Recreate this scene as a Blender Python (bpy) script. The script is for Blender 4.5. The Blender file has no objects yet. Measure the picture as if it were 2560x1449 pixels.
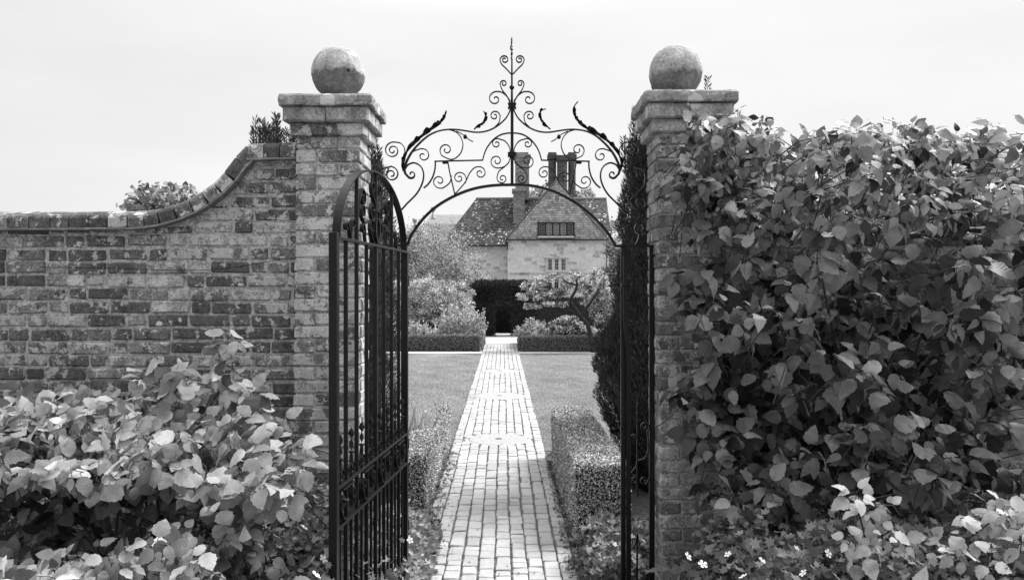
import bpy, math, random
import numpy as np
from mathutils import Vector
random.seed(7); RNG = np.random.default_rng(11)
S = bpy.context.scene
F = 1950.0; H = 1.85
R = math.radians
# ------------------------------------------------------------------ camera, sky, sun, exposure
cam_d = bpy.data.cameras.new('camera'); cam = bpy.data.objects.new('camera', cam_d)
S.collection.objects.link(cam); S.camera = cam
cam.location = (0, 0, H); cam.rotation_euler = (R(90), 0, 0)
cam_d.sensor_width = 36; cam_d.lens = F / 2560 * 36; cam_d.clip_start = .05; cam_d.clip_end = 2000
S.view_settings.view_transform = 'Standard'; S.view_settings.look = 'None'
S.view_settings.gamma = 1; S.view_settings.exposure = 1.1
SUN_EL, SUN_AZ = R(50), R(62)          # azimuth measured from +Y (behind the gate) towards +X
w = bpy.data.worlds.new('World'); S.world = w; w.use_nodes = True
nt = w.node_tree; N = nt.nodes; L = nt.links; N.clear()
out = N.new('ShaderNodeOutputWorld'); bg = N.new('ShaderNodeBackground'); bg.inputs[1].default_value = .060
sky = N.new('ShaderNodeTexSky'); sky.sky_type = 'NISHITA'; sky.sun_disc = False
sky.sun_elevation = SUN_EL; sky.sun_rotation = SUN_AZ; sky.dust_density = 3; sky.air_density = 1.0
bw = N.new('ShaderNodeRGBToBW'); L.new(sky.outputs[0], bw.inputs[0])
tc = N.new('ShaderNodeTexCoord'); sep = N.new('ShaderNodeSeparateXYZ'); L.new(tc.outputs['Generated'], sep.inputs[0])
mp = N.new('ShaderNodeMapping'); mp.inputs['Scale'].default_value = (1.2, 1.2, 5.0); L.new(tc.outputs['Generated'], mp.inputs[0])
nz = N.new('ShaderNodeTexNoise'); nz.inputs['Scale'].default_value = 1.6; nz.inputs['Detail'].default_value = 5; nz.inputs['Roughness'].default_value = .5
L.new(mp.outputs[0], nz.inputs['Vector'])
def wmath(op, a, b=None):
    n = N.new('ShaderNodeMath'); n.operation = op
    for i, v in enumerate((a, b)):
        if v is None: continue
        if isinstance(v, (int, float)): n.inputs[i].default_value = v
        else: L.new(v, n.inputs[i])
    return n.outputs[0]
# high white cloud sheet, brighter towards the zenith
zc = wmath('MAXIMUM', sep.outputs[2], 0.0)
grad = wmath('ADD', wmath('MULTIPLY', wmath('MAXIMUM', wmath('SUBTRACT', zc, .33), 0.0), 24.0), 8.35)
cl = wmath('ADD', wmath('MULTIPLY', nz.outputs[0], 2.6), -1.35)
cloud = wmath('ADD', grad, cl)
mx = wmath('ADD', wmath('MULTIPLY', cloud, .93), wmath('MULTIPLY', wmath('MINIMUM', bw.outputs[0], 14.0), .07))
dt_ = wmath('ADD', wmath('MULTIPLY', sep.outputs[0], .35), wmath('MULTIPLY', sep.outputs[1], .65))
side_ = wmath('ADD', wmath('MULTIPLY', wmath('MINIMUM', dt_, .55), .30), .74)       # thinner, brighter cloud on the sun's side
mx = wmath('MULTIPLY', mx, side_)
L.new(mx, bg.inputs[0]); L.new(bg.outputs[0], out.inputs[0])
sd = bpy.data.lights.new('sun', 'SUN'); sd.energy = 3.0; sd.angle = R(26); sun = bpy.data.objects.new('sun', sd)
S.collection.objects.link(sun)
sdir = Vector((math.sin(SUN_AZ) * math.cos(SUN_EL), math.cos(SUN_AZ) * math.cos(SUN_EL), math.sin(SUN_EL)))
sun.rotation_euler = sdir.to_track_quat('Z', 'Y').to_euler(); sun.location = (5, 5, 20)

# ------------------------------------------------------------------ helpers
def P(px, py, Y): return ((px - 1280) / F * Y, Y, H - (py - 725) / F * Y)
def link(o, parent=None):
    S.collection.objects.link(o)
    if parent is not None: o.parent = parent
    return o
def tag(o, label, cat, group=None, kind=None):
    if label: o['label'] = label
    if cat: o['category'] = cat
    if group: o['group'] = group
    if kind: o['kind'] = kind
    return o
def thing(name, label, cat, loc=(0, 0, 0), group=None, rz=0):
    o = bpy.data.objects.new(name, None); o.location = loc; o.rotation_euler = (0, 0, rz); o.empty_display_size = .1
    link(o); return tag(o, label, cat, group)
class MB:
    def __init__(s): s.v = []; s.f = []; s.t = []
    def add(s, vs, fs, tone=.5):
        b = len(s.v); s.v += [tuple(map(float, p)) for p in vs]
        for f in fs: s.f.append(tuple(b + i for i in f)); s.t.append(tone)
    def box(s, c, h, tone=.5, rz=0, ch=0, jit=0, M=None):
        """chamfered box, centre c, half sizes h"""
        cx, cy, cz = c; hx, hy, hz = h
        if ch <= 0:
            vs = [(x * hx, y * hy, z * hz) for x in (-1, 1) for y in (-1, 1) for z in (-1, 1)]
            fs = [(0, 1, 3, 2), (4, 6, 7, 5), (0, 4, 5, 1), (2, 3, 7, 6), (0, 2, 6, 4), (1, 5, 7, 3)]
            if jit: vs = [(x + random.uniform(-jit, jit), y + random.uniform(-jit, jit), z + random.uniform(-jit, jit)) for x, y, z in vs]
        else:
            vs = []; idx = {}
            for x in (-1, 1):
                for y in (-1, 1):
                    for z in (-1, 1):
                        j = [random.uniform(-jit, jit) for _ in range(3)]; c2 = ch * random.uniform(.6, 1.5)
                        for a in range(3):
                            q = [x * hx, y * hy, z * hz]; sg = (x, y, z)
                            for k in range(3):
                                if k != a: q[k] -= sg[k] * c2
                            idx[(x, y, z, a)] = len(vs); vs.append((q[0] + j[0], q[1] + j[1], q[2] + j[2]))
            fs = []
            for a in range(3):
                b_, c_ = [(1, 2), (0, 2), (0, 1)][a]
                for sg in (-1, 1):
                    q = []
                    for (u, v) in ((-1, -1), (1, -1), (1, 1), (-1, 1)):
                        k = [0, 0, 0]; k[a] = sg; k[b_] = u; k[c_] = v; q.append(idx[(*k, a)])
                    fl = (sg > 0) if a != 1 else (sg < 0)
                    fs.append(tuple(q) if fl else tuple(q[::-1]))
            for a in range(3):          # edges parallel to axis a
                b_, c_ = [(1, 2), (0, 2), (0, 1)][a]
                for u in (-1, 1):
                    for v in (-1, 1):
                        k0 = [0, 0, 0]; k0[a] = -1; k0[b_] = u; k0[c_] = v; k1 = list(k0); k1[a] = 1
                        fs.append((idx[(*k0, b_)], idx[(*k1, b_)], idx[(*k1, c_)], idx[(*k0, c_)]))
            for x in (-1, 1):
                for y in (-1, 1):
                    for z in (-1, 1): fs.append(tuple(idx[(x, y, z, a)] for a in range(3)))
        if M is None:
            ca, sa = math.cos(rz), math.sin(rz)
            vs = [(cx + x * ca - y * sa, cy + x * sa + y * ca, cz + z) for x, y, z in vs]
        else: vs = [tuple(M(x, y, z)) for x, y, z in vs]
        s.add(vs, fs, tone)
    def tube(s, pts, rad, sides=6, tone=.5, flat=1):
        pts = [Vector(p) for p in pts]; n = len(pts)
        if isinstance(rad, (int, float)): rad = [rad] * n
        t0 = (pts[1] - pts[0]).normalized(); u = t0.cross(Vector((0, 1, 0)))
        if u.length < .1: u = t0.cross(Vector((1, 0, 0)))
        u.normalize(); vs = []
        for i in range(n):
            t = (pts[min(i + 1, n - 1)] - pts[max(i - 1, 0)])
            if t.length < 1e-9: t = t0
            t.normalize(); u = (u - t * u.dot(t)).normalized(); v = t.cross(u)
            for k in range(sides):
                a = 2 * math.pi * k / sides
                vs.append(pts[i] + (u * math.cos(a) + v * math.sin(a) * flat) * rad[i])
        fs = [(i * sides + k, i * sides + (k + 1) % sides, (i + 1) * sides + (k + 1) % sides, (i + 1) * sides + k) for i in range(n - 1) for k in range(sides)]
        fs += [tuple(range(sides))[::-1], tuple((n - 1) * sides + k for k in range(sides))]
        s.add(vs, fs, tone)
    def ribbon(s, pts, th, dep, y=0, tone=.5):
        """bar of rectangular section following 2D points (x,z) in the XZ plane"""
        n = len(pts)
        if isinstance(th, (int, float)): th = [th] * n
        vs = []
        for i in range(n):
            a = pts[max(i - 1, 0)]; b = pts[min(i + 1, n - 1)]; dx, dz = b[0] - a[0], b[1] - a[1]
            l = math.hypot(dx, dz) or 1; nx, nz_ = -dz / l, dx / l; x, z = pts[i]; t = th[i] / 2
            vs += [(x + nx * t, y - dep / 2, z + nz_ * t), (x - nx * t, y - dep / 2, z - nz_ * t),
                   (x - nx * t, y + dep / 2, z - nz_ * t), (x + nx * t, y + dep / 2, z + nz_ * t)]
        fs = [(i * 4 + k, i * 4 + (k + 1) % 4, (i + 1) * 4 + (k + 1) % 4, (i + 1) * 4 + k) for i in range(n - 1) for k in range(4)]
        fs += [(3, 2, 1, 0), tuple((n - 1) * 4 + k for k in range(4))]
        s.add(vs, fs, tone)
    def lathe(s, prof, c=(0, 0, 0), seg=20, tone=.5, rot=0):
        vs = []; n = len(prof)
        for r, z in prof:
            for k in range(seg):
                a = 2 * math.pi * k / seg + rot; vs.append((c[0] + r * math.cos(a), c[1] + r * math.sin(a), c[2] + z))
        fs = [(i * seg + k, i * seg + (k + 1) % seg, (i + 1) * seg + (k + 1) % seg, (i + 1) * seg + k) for i in range(n - 1) for k in range(seg)]
        fs += [tuple(range(seg))[::-1], tuple((n - 1) * seg + k for k in range(seg))]
        s.add(vs, fs, tone)
    def build(s, name, m, parent=None, smooth=False):
        me = bpy.data.meshes.new(name); me.from_pydata(s.v, [], s.f)
        at = me.attributes.new('tone', 'FLOAT', 'FACE'); at.data.foreach_set('value', s.t)
        if smooth: me.polygons.foreach_set('use_smooth', [True] * len(me.polygons))
        me.materials.append(m); me.update()
        return link(bpy.data.objects.new(name, me), parent)
def cr(pts, n=8):
    """Catmull-Rom through points"""
    p = [pts[0]] + list(pts) + [pts[-1]]; o = []
    for i in range(1, len(p) - 2):
        for k in range(n):
            t = k / n
            o.append(tuple(.5 * ((2 * b) + (c - a) * t + (2 * a - 5 * b + 4 * c - d) * t * t + (-a + 3 * b - 3 * c + d) * t ** 3)
                           for a, b, c, d in zip(p[i - 1], p[i], p[i + 1], p[i + 2])))
    o.append(tuple(pts[-1])); return o

# ------------------------------------------------------------------ materials (black-and-white world: all greys)
def newmat(name):
    m = bpy.data.materials.new(name); m.use_nodes = True; n = m.node_tree.nodes; n.clear(); return m, n, m.node_tree.links
class G:
    """tiny node-graph helper"""
    def __init__(s, name):
        s.m, s.n, s.l = newmat(name); s.tc = s.n.new('ShaderNodeTexCoord')
    def put(s, sock, v):
        if isinstance(v, (int, float)): sock.default_value = v if not hasattr(sock.default_value, '__len__') else (v, v, v, 1)[:len(sock.default_value)]
        elif isinstance(v, tuple): sock.default_value = v
        else: s.l.new(v, sock)
    def math(s, op, a, b=0.0, c=None, clamp=False):
        x = s.n.new('ShaderNodeMath'); x.operation = op; x.use_clamp = clamp; s.put(x.inputs[0], a); s.put(x.inputs[1], b)
        if c is not None: s.put(x.inputs[2], c)
        return x.outputs[0]
    def vec(s, scale=(1, 1, 1), src='Object'):
        x = s.n.new('ShaderNodeMapping'); x.inputs['Scale'].default_value = scale; s.l.new(s.tc.outputs[src], x.inputs[0]); return x.outputs[0]
    def noise(s, sc, det=4, rough=.55, vec=None):
        x = s.n.new('ShaderNodeTexNoise'); x.inputs['Scale'].default_value = sc; x.inputs['Detail'].default_value = det
        x.inputs['Roughness'].default_value = rough; s.l.new(vec or s.tc.outputs['Object'], x.inputs['Vector']); return x.outputs[0]
    def voro(s, sc, vec=None, feat='F1', rnd=1.0):
        x = s.n.new('ShaderNodeTexVoronoi'); x.feature = feat; x.inputs['Scale'].default_value = sc; x.inputs['Randomness'].default_value = rnd
        s.l.new(vec or s.tc.outputs['Object'], x.inputs['Vector']); return x.outputs['Distance'], x.outputs['Color']
    def ramp(s, v, a, b, lo=0.0, hi=1.0):
        x = s.n.new('ShaderNodeMapRange'); x.clamp = True; s.put(x.inputs[0], v); s.put(x.inputs[1], a); s.put(x.inputs[2], b); s.put(x.inputs[3], lo); s.put(x.inputs[4], hi); return x.outputs[0]
    def mix(s, f, a, b):
        x = s.n.new('ShaderNodeMix'); x.data_type = 'FLOAT'; s.put(x.inputs[0], f); s.put(x.inputs[2], a); s.put(x.inputs[3], b); return x.outputs[0]
    def attr(s, nm='tone'):
        x = s.n.new('ShaderNodeAttribute'); x.attribute_name = nm; return x.outputs['Fac']
    def out(s, base, rough=.85, bump=None, bs=.5, bd=.01, trans=0, spec=.3):
        p = s.n.new('ShaderNodeBsdfPrincipled'); s.put(p.inputs['Base Color'], base); s.put(p.inputs['Roughness'], rough); p.inputs['Specular IOR Level'].default_value = spec
        if bump is not None:
            b = s.n.new('ShaderNodeBump'); b.inputs['Strength'].default_value = bs; b.inputs['Distance'].default_value = bd
            s.put(b.inputs['Height'], bump); s.l.new(b.outputs[0], p.inputs['Normal'])
        o = s.n.new('ShaderNodeOutputMaterial')
        if trans:
            t = s.n.new('ShaderNodeBsdfTranslucent'); s.put(t.inputs[0], base); mxs = s.n.new('ShaderNodeMixShader'); mxs.inputs[0].default_value = trans
            s.l.new(p.outputs[0], mxs.inputs[1]); s.l.new(t.outputs[0], mxs.inputs[2]); s.l.new(mxs.outputs[0], o.inputs[0])
        else: s.l.new(p.outputs[0], o.inputs[0])
        return s.m
def brick_mat(name, lo, hi, lichen, spots=.5):
    g = G(name); t = g.attr(); base = g.mix(g.math('POWER', t, 1.5), lo, hi)
    fine = g.noise(95, 5, .8); mid = g.noise(22, 5, .75); big = g.noise(3.2, 3, .5)
    base = g.math('MULTIPLY', base, g.ramp(fine, .32, .68, .35, 1.75))
    base = g.math('MULTIPLY', base, g.ramp(mid, .35, .65, .6, 1.3))
    # crusty pale lichen, patchy per brick
    cov = g.math('ADD', g.math('MULTIPLY', g.noise(15, 4, .6), .72), g.math('ADD', g.math('MULTIPLY', fine, .28), g.math('ADD', g.math('MULTIPLY', big, .35), g.math('MULTIPLY', t, .10))))
    l1 = g.ramp(cov, g.math('ADD', .0, .815 - lichen * .05), .83 - lichen * .05)
    base = g.mix(g.math('MULTIPLY', l1, .85), base, g.ramp(fine, .3, .7, .38, .85))
    base = g.math('MULTIPLY', base, g.ramp(g.noise(1, 4, .6, g.vec((7, 7, .9))), .35, .62, .75, 1.12))
    # dark algae and soot
    l2 = g.ramp(g.math('ADD', g.noise(8, 3), g.math('MULTIPLY', fine, .35)), .56, .50)
    base = g.mix(g.math('MULTIPLY', l2, .7), base, .045)
    d, c = g.voro(9); sp = g.n.new('ShaderNodeSeparateColor'); g.l.new(c, sp.inputs[0])
    dd = g.math('ADD', d, g.math('MULTIPLY', g.noise(60, 2), .15))
    keep = g.math('LESS_THAN', sp.outputs[0], .10 * spots)
    base = g.mix(g.math('MULTIPLY', g.ramp(dd, .27, .24), keep), base, .75)
    h = g.math('ADD', g.noise(120, 6, .8), g.math('MULTIPLY', mid, 1.2))
    return g.out(base, .95, h, 1.0, .006, spec=.15)
M_brick = brick_mat('weathered_brick', .12, .46, 1.35, 1.5); M_coping = brick_mat('coping_brick', .11, .26, .3, 1.2)
M_brick_p = brick_mat('lichened_brick', .16, .52, 2.1, 1.6)
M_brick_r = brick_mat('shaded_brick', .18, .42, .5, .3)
def mk(name, v0, v1, sc, rough=.9, bs=.4, bd=.01, det=6):
    g = G(name); n = g.noise(sc, det, .65); return g.out(g.ramp(n, .3, .7, v0, v1), rough, n, bs, bd)
M_mortar = mk('lime_mortar', .15, .68, 55, .95, .9, .006)
g = G('cap_stone'); n1 = g.noise(9, 7, .75); n2 = g.noise(70, 5, .8)
b = g.ramp(n1, .3, .7, .18, .62); b = g.math('MULTIPLY', b, g.ramp(n2, .32, .68, .45, 1.5)); b = g.math('MULTIPLY', b, g.mix(g.attr(), .75, 1.2))
d, c = g.voro(8); sp = g.n.new('ShaderNodeSeparateColor'); g.l.new(c, sp.inputs[0])
f = g.math('MULTIPLY', g.ramp(g.math('ADD', d, g.math('MULTIPLY', g.noise(40, 4, .7), .35)), .52, .48), g.math('LESS_THAN', sp.outputs[0], .33))
b = g.mix(g.math('MULTIPLY', f, .9), b, .78); M_cap = g.out(b, .95, g.math('ADD', n1, n2), 1.0, .012, spec=.15)
g = G('ball_stone'); n1 = g.noise(7, 7, .75); n2 = g.noise(60, 6, .8)
b = g.ramp(n1, .35, .65, .28, .62); b = g.math('MULTIPLY', b, g.ramp(n2, .32, .65, .55, 1.35))
lt = g.ramp(g.math('ADD', n1, g.math('MULTIPLY', n2, .3)), .70, .74); b = g.mix(g.math('MULTIPLY', lt, .7), b, .68)
sx = g.n.new('ShaderNodeSeparateXYZ'); g.l.new(g.tc.outputs['Object'], sx.inputs[0])
edge = g.ramp(g.math('ADD', sx.outputs[2], g.math('MULTIPLY', g.noise(14, 4), .07)), 3.055, 3.075)   # crust that has flaked off below a rough line
b = g.mix(edge, g.math('MULTIPLY', b, .42), b); M_ball = g.out(b, .95, g.math('ADD', g.math('ADD', n1, n2), edge), 1.0, .008, spec=.15)
g = G('black_iron'); n1 = g.noise(90, 4, .7); M_iron = g.out(g.ramp(n1, .35, .75, .003, .011), .38, n1, .4, .002, spec=.3)
def leaf_mat(name, lo, hi, trans=.3, vein=True, rough=.46):
    g = G(name); t = g.attr(); base = g.mix(t, lo, hi); bump = None
    if vein:
        s_ = g.n.new('ShaderNodeSeparateXYZ'); g.l.new(g.tc.outputs['UV'], s_.inputs[0])
        u = g.math('ABSOLUTE', g.math('SUBTRACT', s_.outputs[0], .5)); v = s_.outputs[1]
        ph = g.math('MULTIPLY', g.math('SUBTRACT', v, g.math('MULTIPLY', u, .75)), 44)
        sn = g.math('ABSOLUTE', g.math('SINE', g.math('MULTIPLY', ph, .5)))
        bump = g.math('ADD', sn, g.ramp(u, 0, .04))
        line = g.math('MAXIMUM', g.ramp(sn, .25, .05), g.ramp(u, .03, .0))
        base = g.math('MULTIPLY', base, g.math('ADD', 1.0, g.math('MULTIPLY', line, .12)))
        base = g.math('MULTIPLY', base, g.ramp(g.noise(25, 4), .3, .7, .75, 1.2))
    return g.out(base, rough, bump, .3, .002, trans, spec=.3)
M_leaf_l = leaf_mat('pale_shrub_leaf', .09, .66, .28)
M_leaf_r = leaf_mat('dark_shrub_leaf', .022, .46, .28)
M_leaf_b = leaf_mat('ground_leaf', .07, .22, .2)
M_leaf_s = leaf_mat('small_leaf', .05, .42, .25, False)
M_box = leaf_mat('box_leaf', .06, .85, .08, False, .6)
M_boxf = leaf_mat('distant_box_leaf', .03, .34, .05, False, .6)
M_yew = leaf_mat('yew_needle', .012, .05, .05, False, .7)
M_yewc = leaf_mat('cypress_needle', .012, .12, .05, False, .7)
M_grass = leaf_mat('grass_blade', .2, .62, .25, False, .7)
M_tree = leaf_mat('tree_leaf', .08, .68, .2, False, .7)
M_bush = leaf_mat('bush_leaf', .07, .92, .2, False, .7)
M_stem = mk('woody_stem', .02, .09, 30)
M_gstem = mk('green_stem', .14, .3, 30)
M_bark = mk('apple_bark', .012, .04, 12)
M_core = mk('dark_inner_shade', .01, .03, 10)  # near-black colour carries the inner shade of foliage and of the ball's hole
M_soil = mk('soil', .03, .12, 14, .95, .8, .03)
M_flower = mk('white_petal', .8, .9, 5, .6, .1)
M_yellow = mk('flower_centre', .35, .5, 20)
g = G('lawn_grass'); n1 = g.noise(1.1, 5); n2 = g.noise(60, 5, .8); n3 = g.noise(7, 4, .6, g.vec((.25, 1.3, 1)))
n4 = g.noise(18, 4, .7); b = g.math('MULTIPLY', g.ramp(n4, .3, .7, .72, 1.25), g.ramp(g.math('ADD', n1, g.math('MULTIPLY', n3, .7)), .62, 1.05, .11, .25), g.ramp(n2, .25, .75, .55, 1.5)); M_lawn = g.out(b, .95, n2, 1.0, .03)
M_ground = mk('meadow', .12, .25, 2)
g = G('path_brick'); n2 = g.noise(60, 5, .7); n1 = g.noise(2.2, 3); b = g.math('MULTIPLY', g.mix(g.attr(), .33, .43), g.ramp(n2, .3, .7, .78, 1.18)); b = g.math('MULTIPLY', b, g.ramp(n1, .35, .65, .85, 1.1))
M_path = g.out(b, .8, n2, .5, .004)
M_joint = mk('mossy_joint', .06, .2, 25)
M_mill = mk('millstone_grit', .2, .42, 40, .9, .8, .01)
M_gravel = mk('pale_gravel', .4, .6, 30)
M_tile_e = mk('creasing_tile', .12, .3, 30)

# ------------------------------------------------------------------ numpy leaf scatter
def ovate(rows=9, wid=.45, serr=.08, droop=.25, fold=.12):
    vs = []; uv = []
    for i in range(rows + 1):
        v = i / rows; wv = wid * (math.sin(math.pi * v ** .72) ** .85 if 0 < v < 1 else 0) * (1 + (serr if i % 2 else -serr))
        if i == 0: wv = .02
        if i == rows: wv = .003
        z0 = -droop * v * v
        vs += [(-wv, v, z0 + fold * wv * 1.2 - .25 * wv * wv), (0, v, z0), (wv, v, z0 + fold * wv * 1.2 - .25 * wv * wv)]
        uv += [(.5 - wv, v), (.5, v), (.5 + wv, v)]
    fs = []
    for i in range(rows):
        a = i * 3; fs += [(a, a + 1, a + 4, a + 3), (a + 1, a + 2, a + 5, a + 4)]
    return np.array(vs), np.array(fs), np.array(uv)
def simple_leaf(wid=.3, fold=.1):
    vs = [(0, 0, 0), (wid, .45, fold), (0, 1, 0), (-wid, .45, fold)]
    return np.array(vs, float), np.array([(0, 1, 2, 3)]), np.array([(.5, 0), (1, .5), (.5, 1), (0, .5)])
def strap_leaf(wid=.05, droop=.3, rows=5):
    vs = []; 
    for i in range(rows + 1):
        v = i / rows; wv = wid * (1 - v ** 2.5) + .003; vs += [(-wv, v, -droop * v * v), (wv, v, -droop * v * v)]
    fs = [(2 * i, 2 * i + 1, 2 * i + 3, 2 * i + 2) for i in range(rows)]
    return np.array(vs), np.array(fs), np.zeros((len(vs), 2))
def nrm(a): return a / np.maximum(np.linalg.norm(a, axis=1, keepdims=True), 1e-9)
def scatter(name, tpl, pos, d, nr, sc, tone, m, parent=None, smooth=True, curl=0):
    tv, tf, tu = tpl; n = len(pos); k = len(tv)
    pos = np.asarray(pos, float); Yv = nrm(np.asarray(d, float)); Zv = np.asarray(nr, float); Zv = nrm(Zv - Yv * (Zv * Yv).sum(1, keepdims=True)); Xv = np.cross(Yv, Zv)
    sc = np.asarray(sc, float).reshape(n, 1, 1)
    T = np.broadcast_to(tv[None], (n, k, 3)).copy()
    if curl:
        c = RNG.uniform(-curl * .4, curl, (n, 1)); T[:, :, 2] -= c * T[:, :, 1] ** 2
        T[:, 3:, 2] += RNG.normal(0, .022, (n, k - 3)); T[:, :, 0] *= RNG.uniform(.66, 1.12, (n, 1)); tw = RNG.normal(0, .35, (n, 1)); T[:, :, 2] += tw * T[:, :, 0] * T[:, :, 1]
        T[:, :, 0] += RNG.normal(0, .12, (n, 1)) * T[:, :, 1] ** 2
    V = pos[:, None, :] + sc * (T[:, :, 0:1] * Xv[:, None] + T[:, :, 1:2] * Yv[:, None] + T[:, :, 2:3] * Zv[:, None])
    nf = len(tf); Fc = (tf[None] + (np.arange(n) * k)[:, None, None]).reshape(-1)
    me = bpy.data.meshes.new(name); me.vertices.add(n * k); me.vertices.foreach_set('co', V.reshape(-1).astype(np.float32))
    me.loops.add(len(Fc)); me.loops.foreach_set('vertex_index', Fc.astype(np.int32)); me.polygons.add(n * nf)
    me.polygons.foreach_set('loop_start', np.arange(0, len(Fc), 4, dtype=np.int32))
    me.polygons.foreach_set('loop_total', np.full(n * nf, 4, dtype=np.int32))
    if smooth: me.polygons.foreach_set('use_smooth', np.ones(n * nf, dtype=bool))
    uvl = me.uv_layers.new(name='UVMap'); U = np.broadcast_to(tu[None], (n, k, 2)).reshape(-1, 2)[Fc]; uvl.data.foreach_set('uv', U.reshape(-1).astype(np.float32))
    at = me.attributes.new('tone', 'FLOAT', 'FACE'); at.data.foreach_set('value', np.repeat(np.asarray(tone, np.float32), nf))
    me.materials.append(m); me.update(calc_edges=True); me.validate()
    return link(bpy.data.objects.new(name, me), parent)
def rdir(n): return nrm(RNG.normal(size=(n, 3)))
def inpoly(x, y, poly):
    c = np.zeros(len(x), bool); j = len(poly) - 1
    for i in range(len(poly)):
        xi, yi = poly[i]; xj, yj = poly[j]
        c ^= ((yi > y) != (yj > y)) & (x < (xj - xi) * (y - yi) / (yj - yi + 1e-12) + xi); j = i
    return c
LEAF = ovate(); LEAF2 = ovate(7, .5, .02, .1, .05); SML = simple_leaf(); NEEDLE = simple_leaf(.12, .02); WIDE = simple_leaf(.42, .12)

# ------------------------------------------------------------------ ground, lawns, path
def sheet(name, x0, x1, y0, y1, z, m, nx=1, ny=1, amp=0):
    mb = MB(); vs = []
    for j in range(ny + 1):
        for i in range(nx + 1): vs.append((x0 + (x1 - x0) * i / nx, y0 + (y1 - y0) * j / ny, z + (random.uniform(-amp, amp) if amp else 0)))
    fs = [(j * (nx + 1) + i, j * (nx + 1) + i + 1, (j + 1) * (nx + 1) + i + 1, (j + 1) * (nx + 1) + i) for j in range(ny) for i in range(nx)]
    mb.add(vs, fs); o = mb.build(name, m); o['kind'] = 'structure'; return o
sheet('ground', -400, 400, -100, 700, -.02, M_ground)
def pc(Y): return -.05 - .0127 * Y            # path centre line
PW = .54
sheet('lawn', -14, 14, 9.0, 22.7, .0, M_lawn, 60, 60, .004)
sheet('garden_bed', -14, 14, 4.05, 9.0, -.004, M_soil, 60, 30, .003)
mb = MB()
mb.add([(pc(4.35) - PW, 4.35, .006), (pc(4.35) + PW, 4.35, .006), (pc(27) + PW, 27, .006), (pc(27) - PW, 27, .006)], [(0, 1, 2, 3)])
o = mb.build('path_bedding', M_joint); o['kind'] = 'structure'
# pavers laid in stretcher rows along the path, real bricks
MILLS = [(9.55, .36, 1.1), (13.45, .43, 1.1), (17.6, .40, 1.1)]
mb = MB(); ncol = 10; cw = 2 * PW / ncol
for c in range(ncol):
    y = 4.35 + random.uniform(0, .2)
    while y < 26.9:
        ln = random.choice([.19, .2, .13, .1, .15, .17, .14]) ; ym = y + ln / 2; x = pc(ym) - PW + (c + .5) * cw + .004 * math.sin(ym * 1.7 + c)
        skip = False
        for (my, mr, k) in MILLS:
            if math.hypot(ym - my, x - pc(my)) < mr + .04: skip = True
        if not skip and True:
            hgap = .0075 + (.006 if random.random() < .15 else 0)
            mb.box((x + random.uniform(-.002, .002), ym, .011 + random.uniform(-.004, .004)), (cw / 2 - hgap / 1.35, ln / 2 - random.uniform(.004, .007), .018), random.random() * .7 + (.3 if random.random() < .3 else 0), random.uniform(-.03, .03), .006, .0028)
        y += ln
o = mb.build('brick_path', M_path); o['kind'] = 'structure'
for i, (my, mr, k) in enumerate(MILLS):
    t = thing('millstone', ['large round millstone set flush in the path nearest the gate', 'round millstone set in the path between the lawns at middle distance', 'farthest round millstone set flush in the brick path'][i], 'millstone', (pc(my), my, 0), 'millstones set into the path')
    m1 = MB(); n = 36
    m1.lathe([(mr, -.02), (mr, .024), (mr - .015, .030), (.05, .032), (.045, .012)], seg=n, tone=.5)
    m1.build('stone_disc', M_mill, t)
    m2 = MB()
    for q in range(11):
        a = q * 2 * math.pi / 11 + .2; r0, r1 = mr + .012, mr + .055
        m2.add([(r0 * math.cos(a), r0 * math.sin(a), .026), (r1 * math.cos(a), r1 * math.sin(a), .024), (r1 * math.cos(a + .5), r1 * math.sin(a + .5), .024), (r0 * math.cos(a + .5), r0 * math.sin(a + .5), .026)], [(0, 1, 2, 3)])
    m2.build('setting_ring', M_path, t)
for sx_, nm in ((-1, 'west'), (1, 'east')):
    sheet('gravel_strip', pc(23) + sx_ * PW, sx_ * 14, 22.75, 23.3, .006, M_gravel)
sheet('garden_court', -7, 6, 27.0, 33.0, .008, M_gravel)
sheet('border_soil', -14, pc(25) - PW - .25, 23.3, 27, .006, M_soil); sheet('border_soil', pc(25) + PW + .25, 14, 23.3, 27, .006, M_soil)
# outside of the gate the ground lies a step higher
m_ = MB(); m_.box((-3.7, 2.2, .12), (3.1, 1.95, .13)); m_.box((3.7, 2.2, .12), (3.1, 1.95, .13)); o = m_.build('outer_bed', M_soil); o['kind'] = 'structure'
m_ = MB(); m_.box((0, 1.9, .1), (.58, 2.2, .13))
o = m_.build('outer_landing', M_mill); o['kind'] = 'structure'

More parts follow.
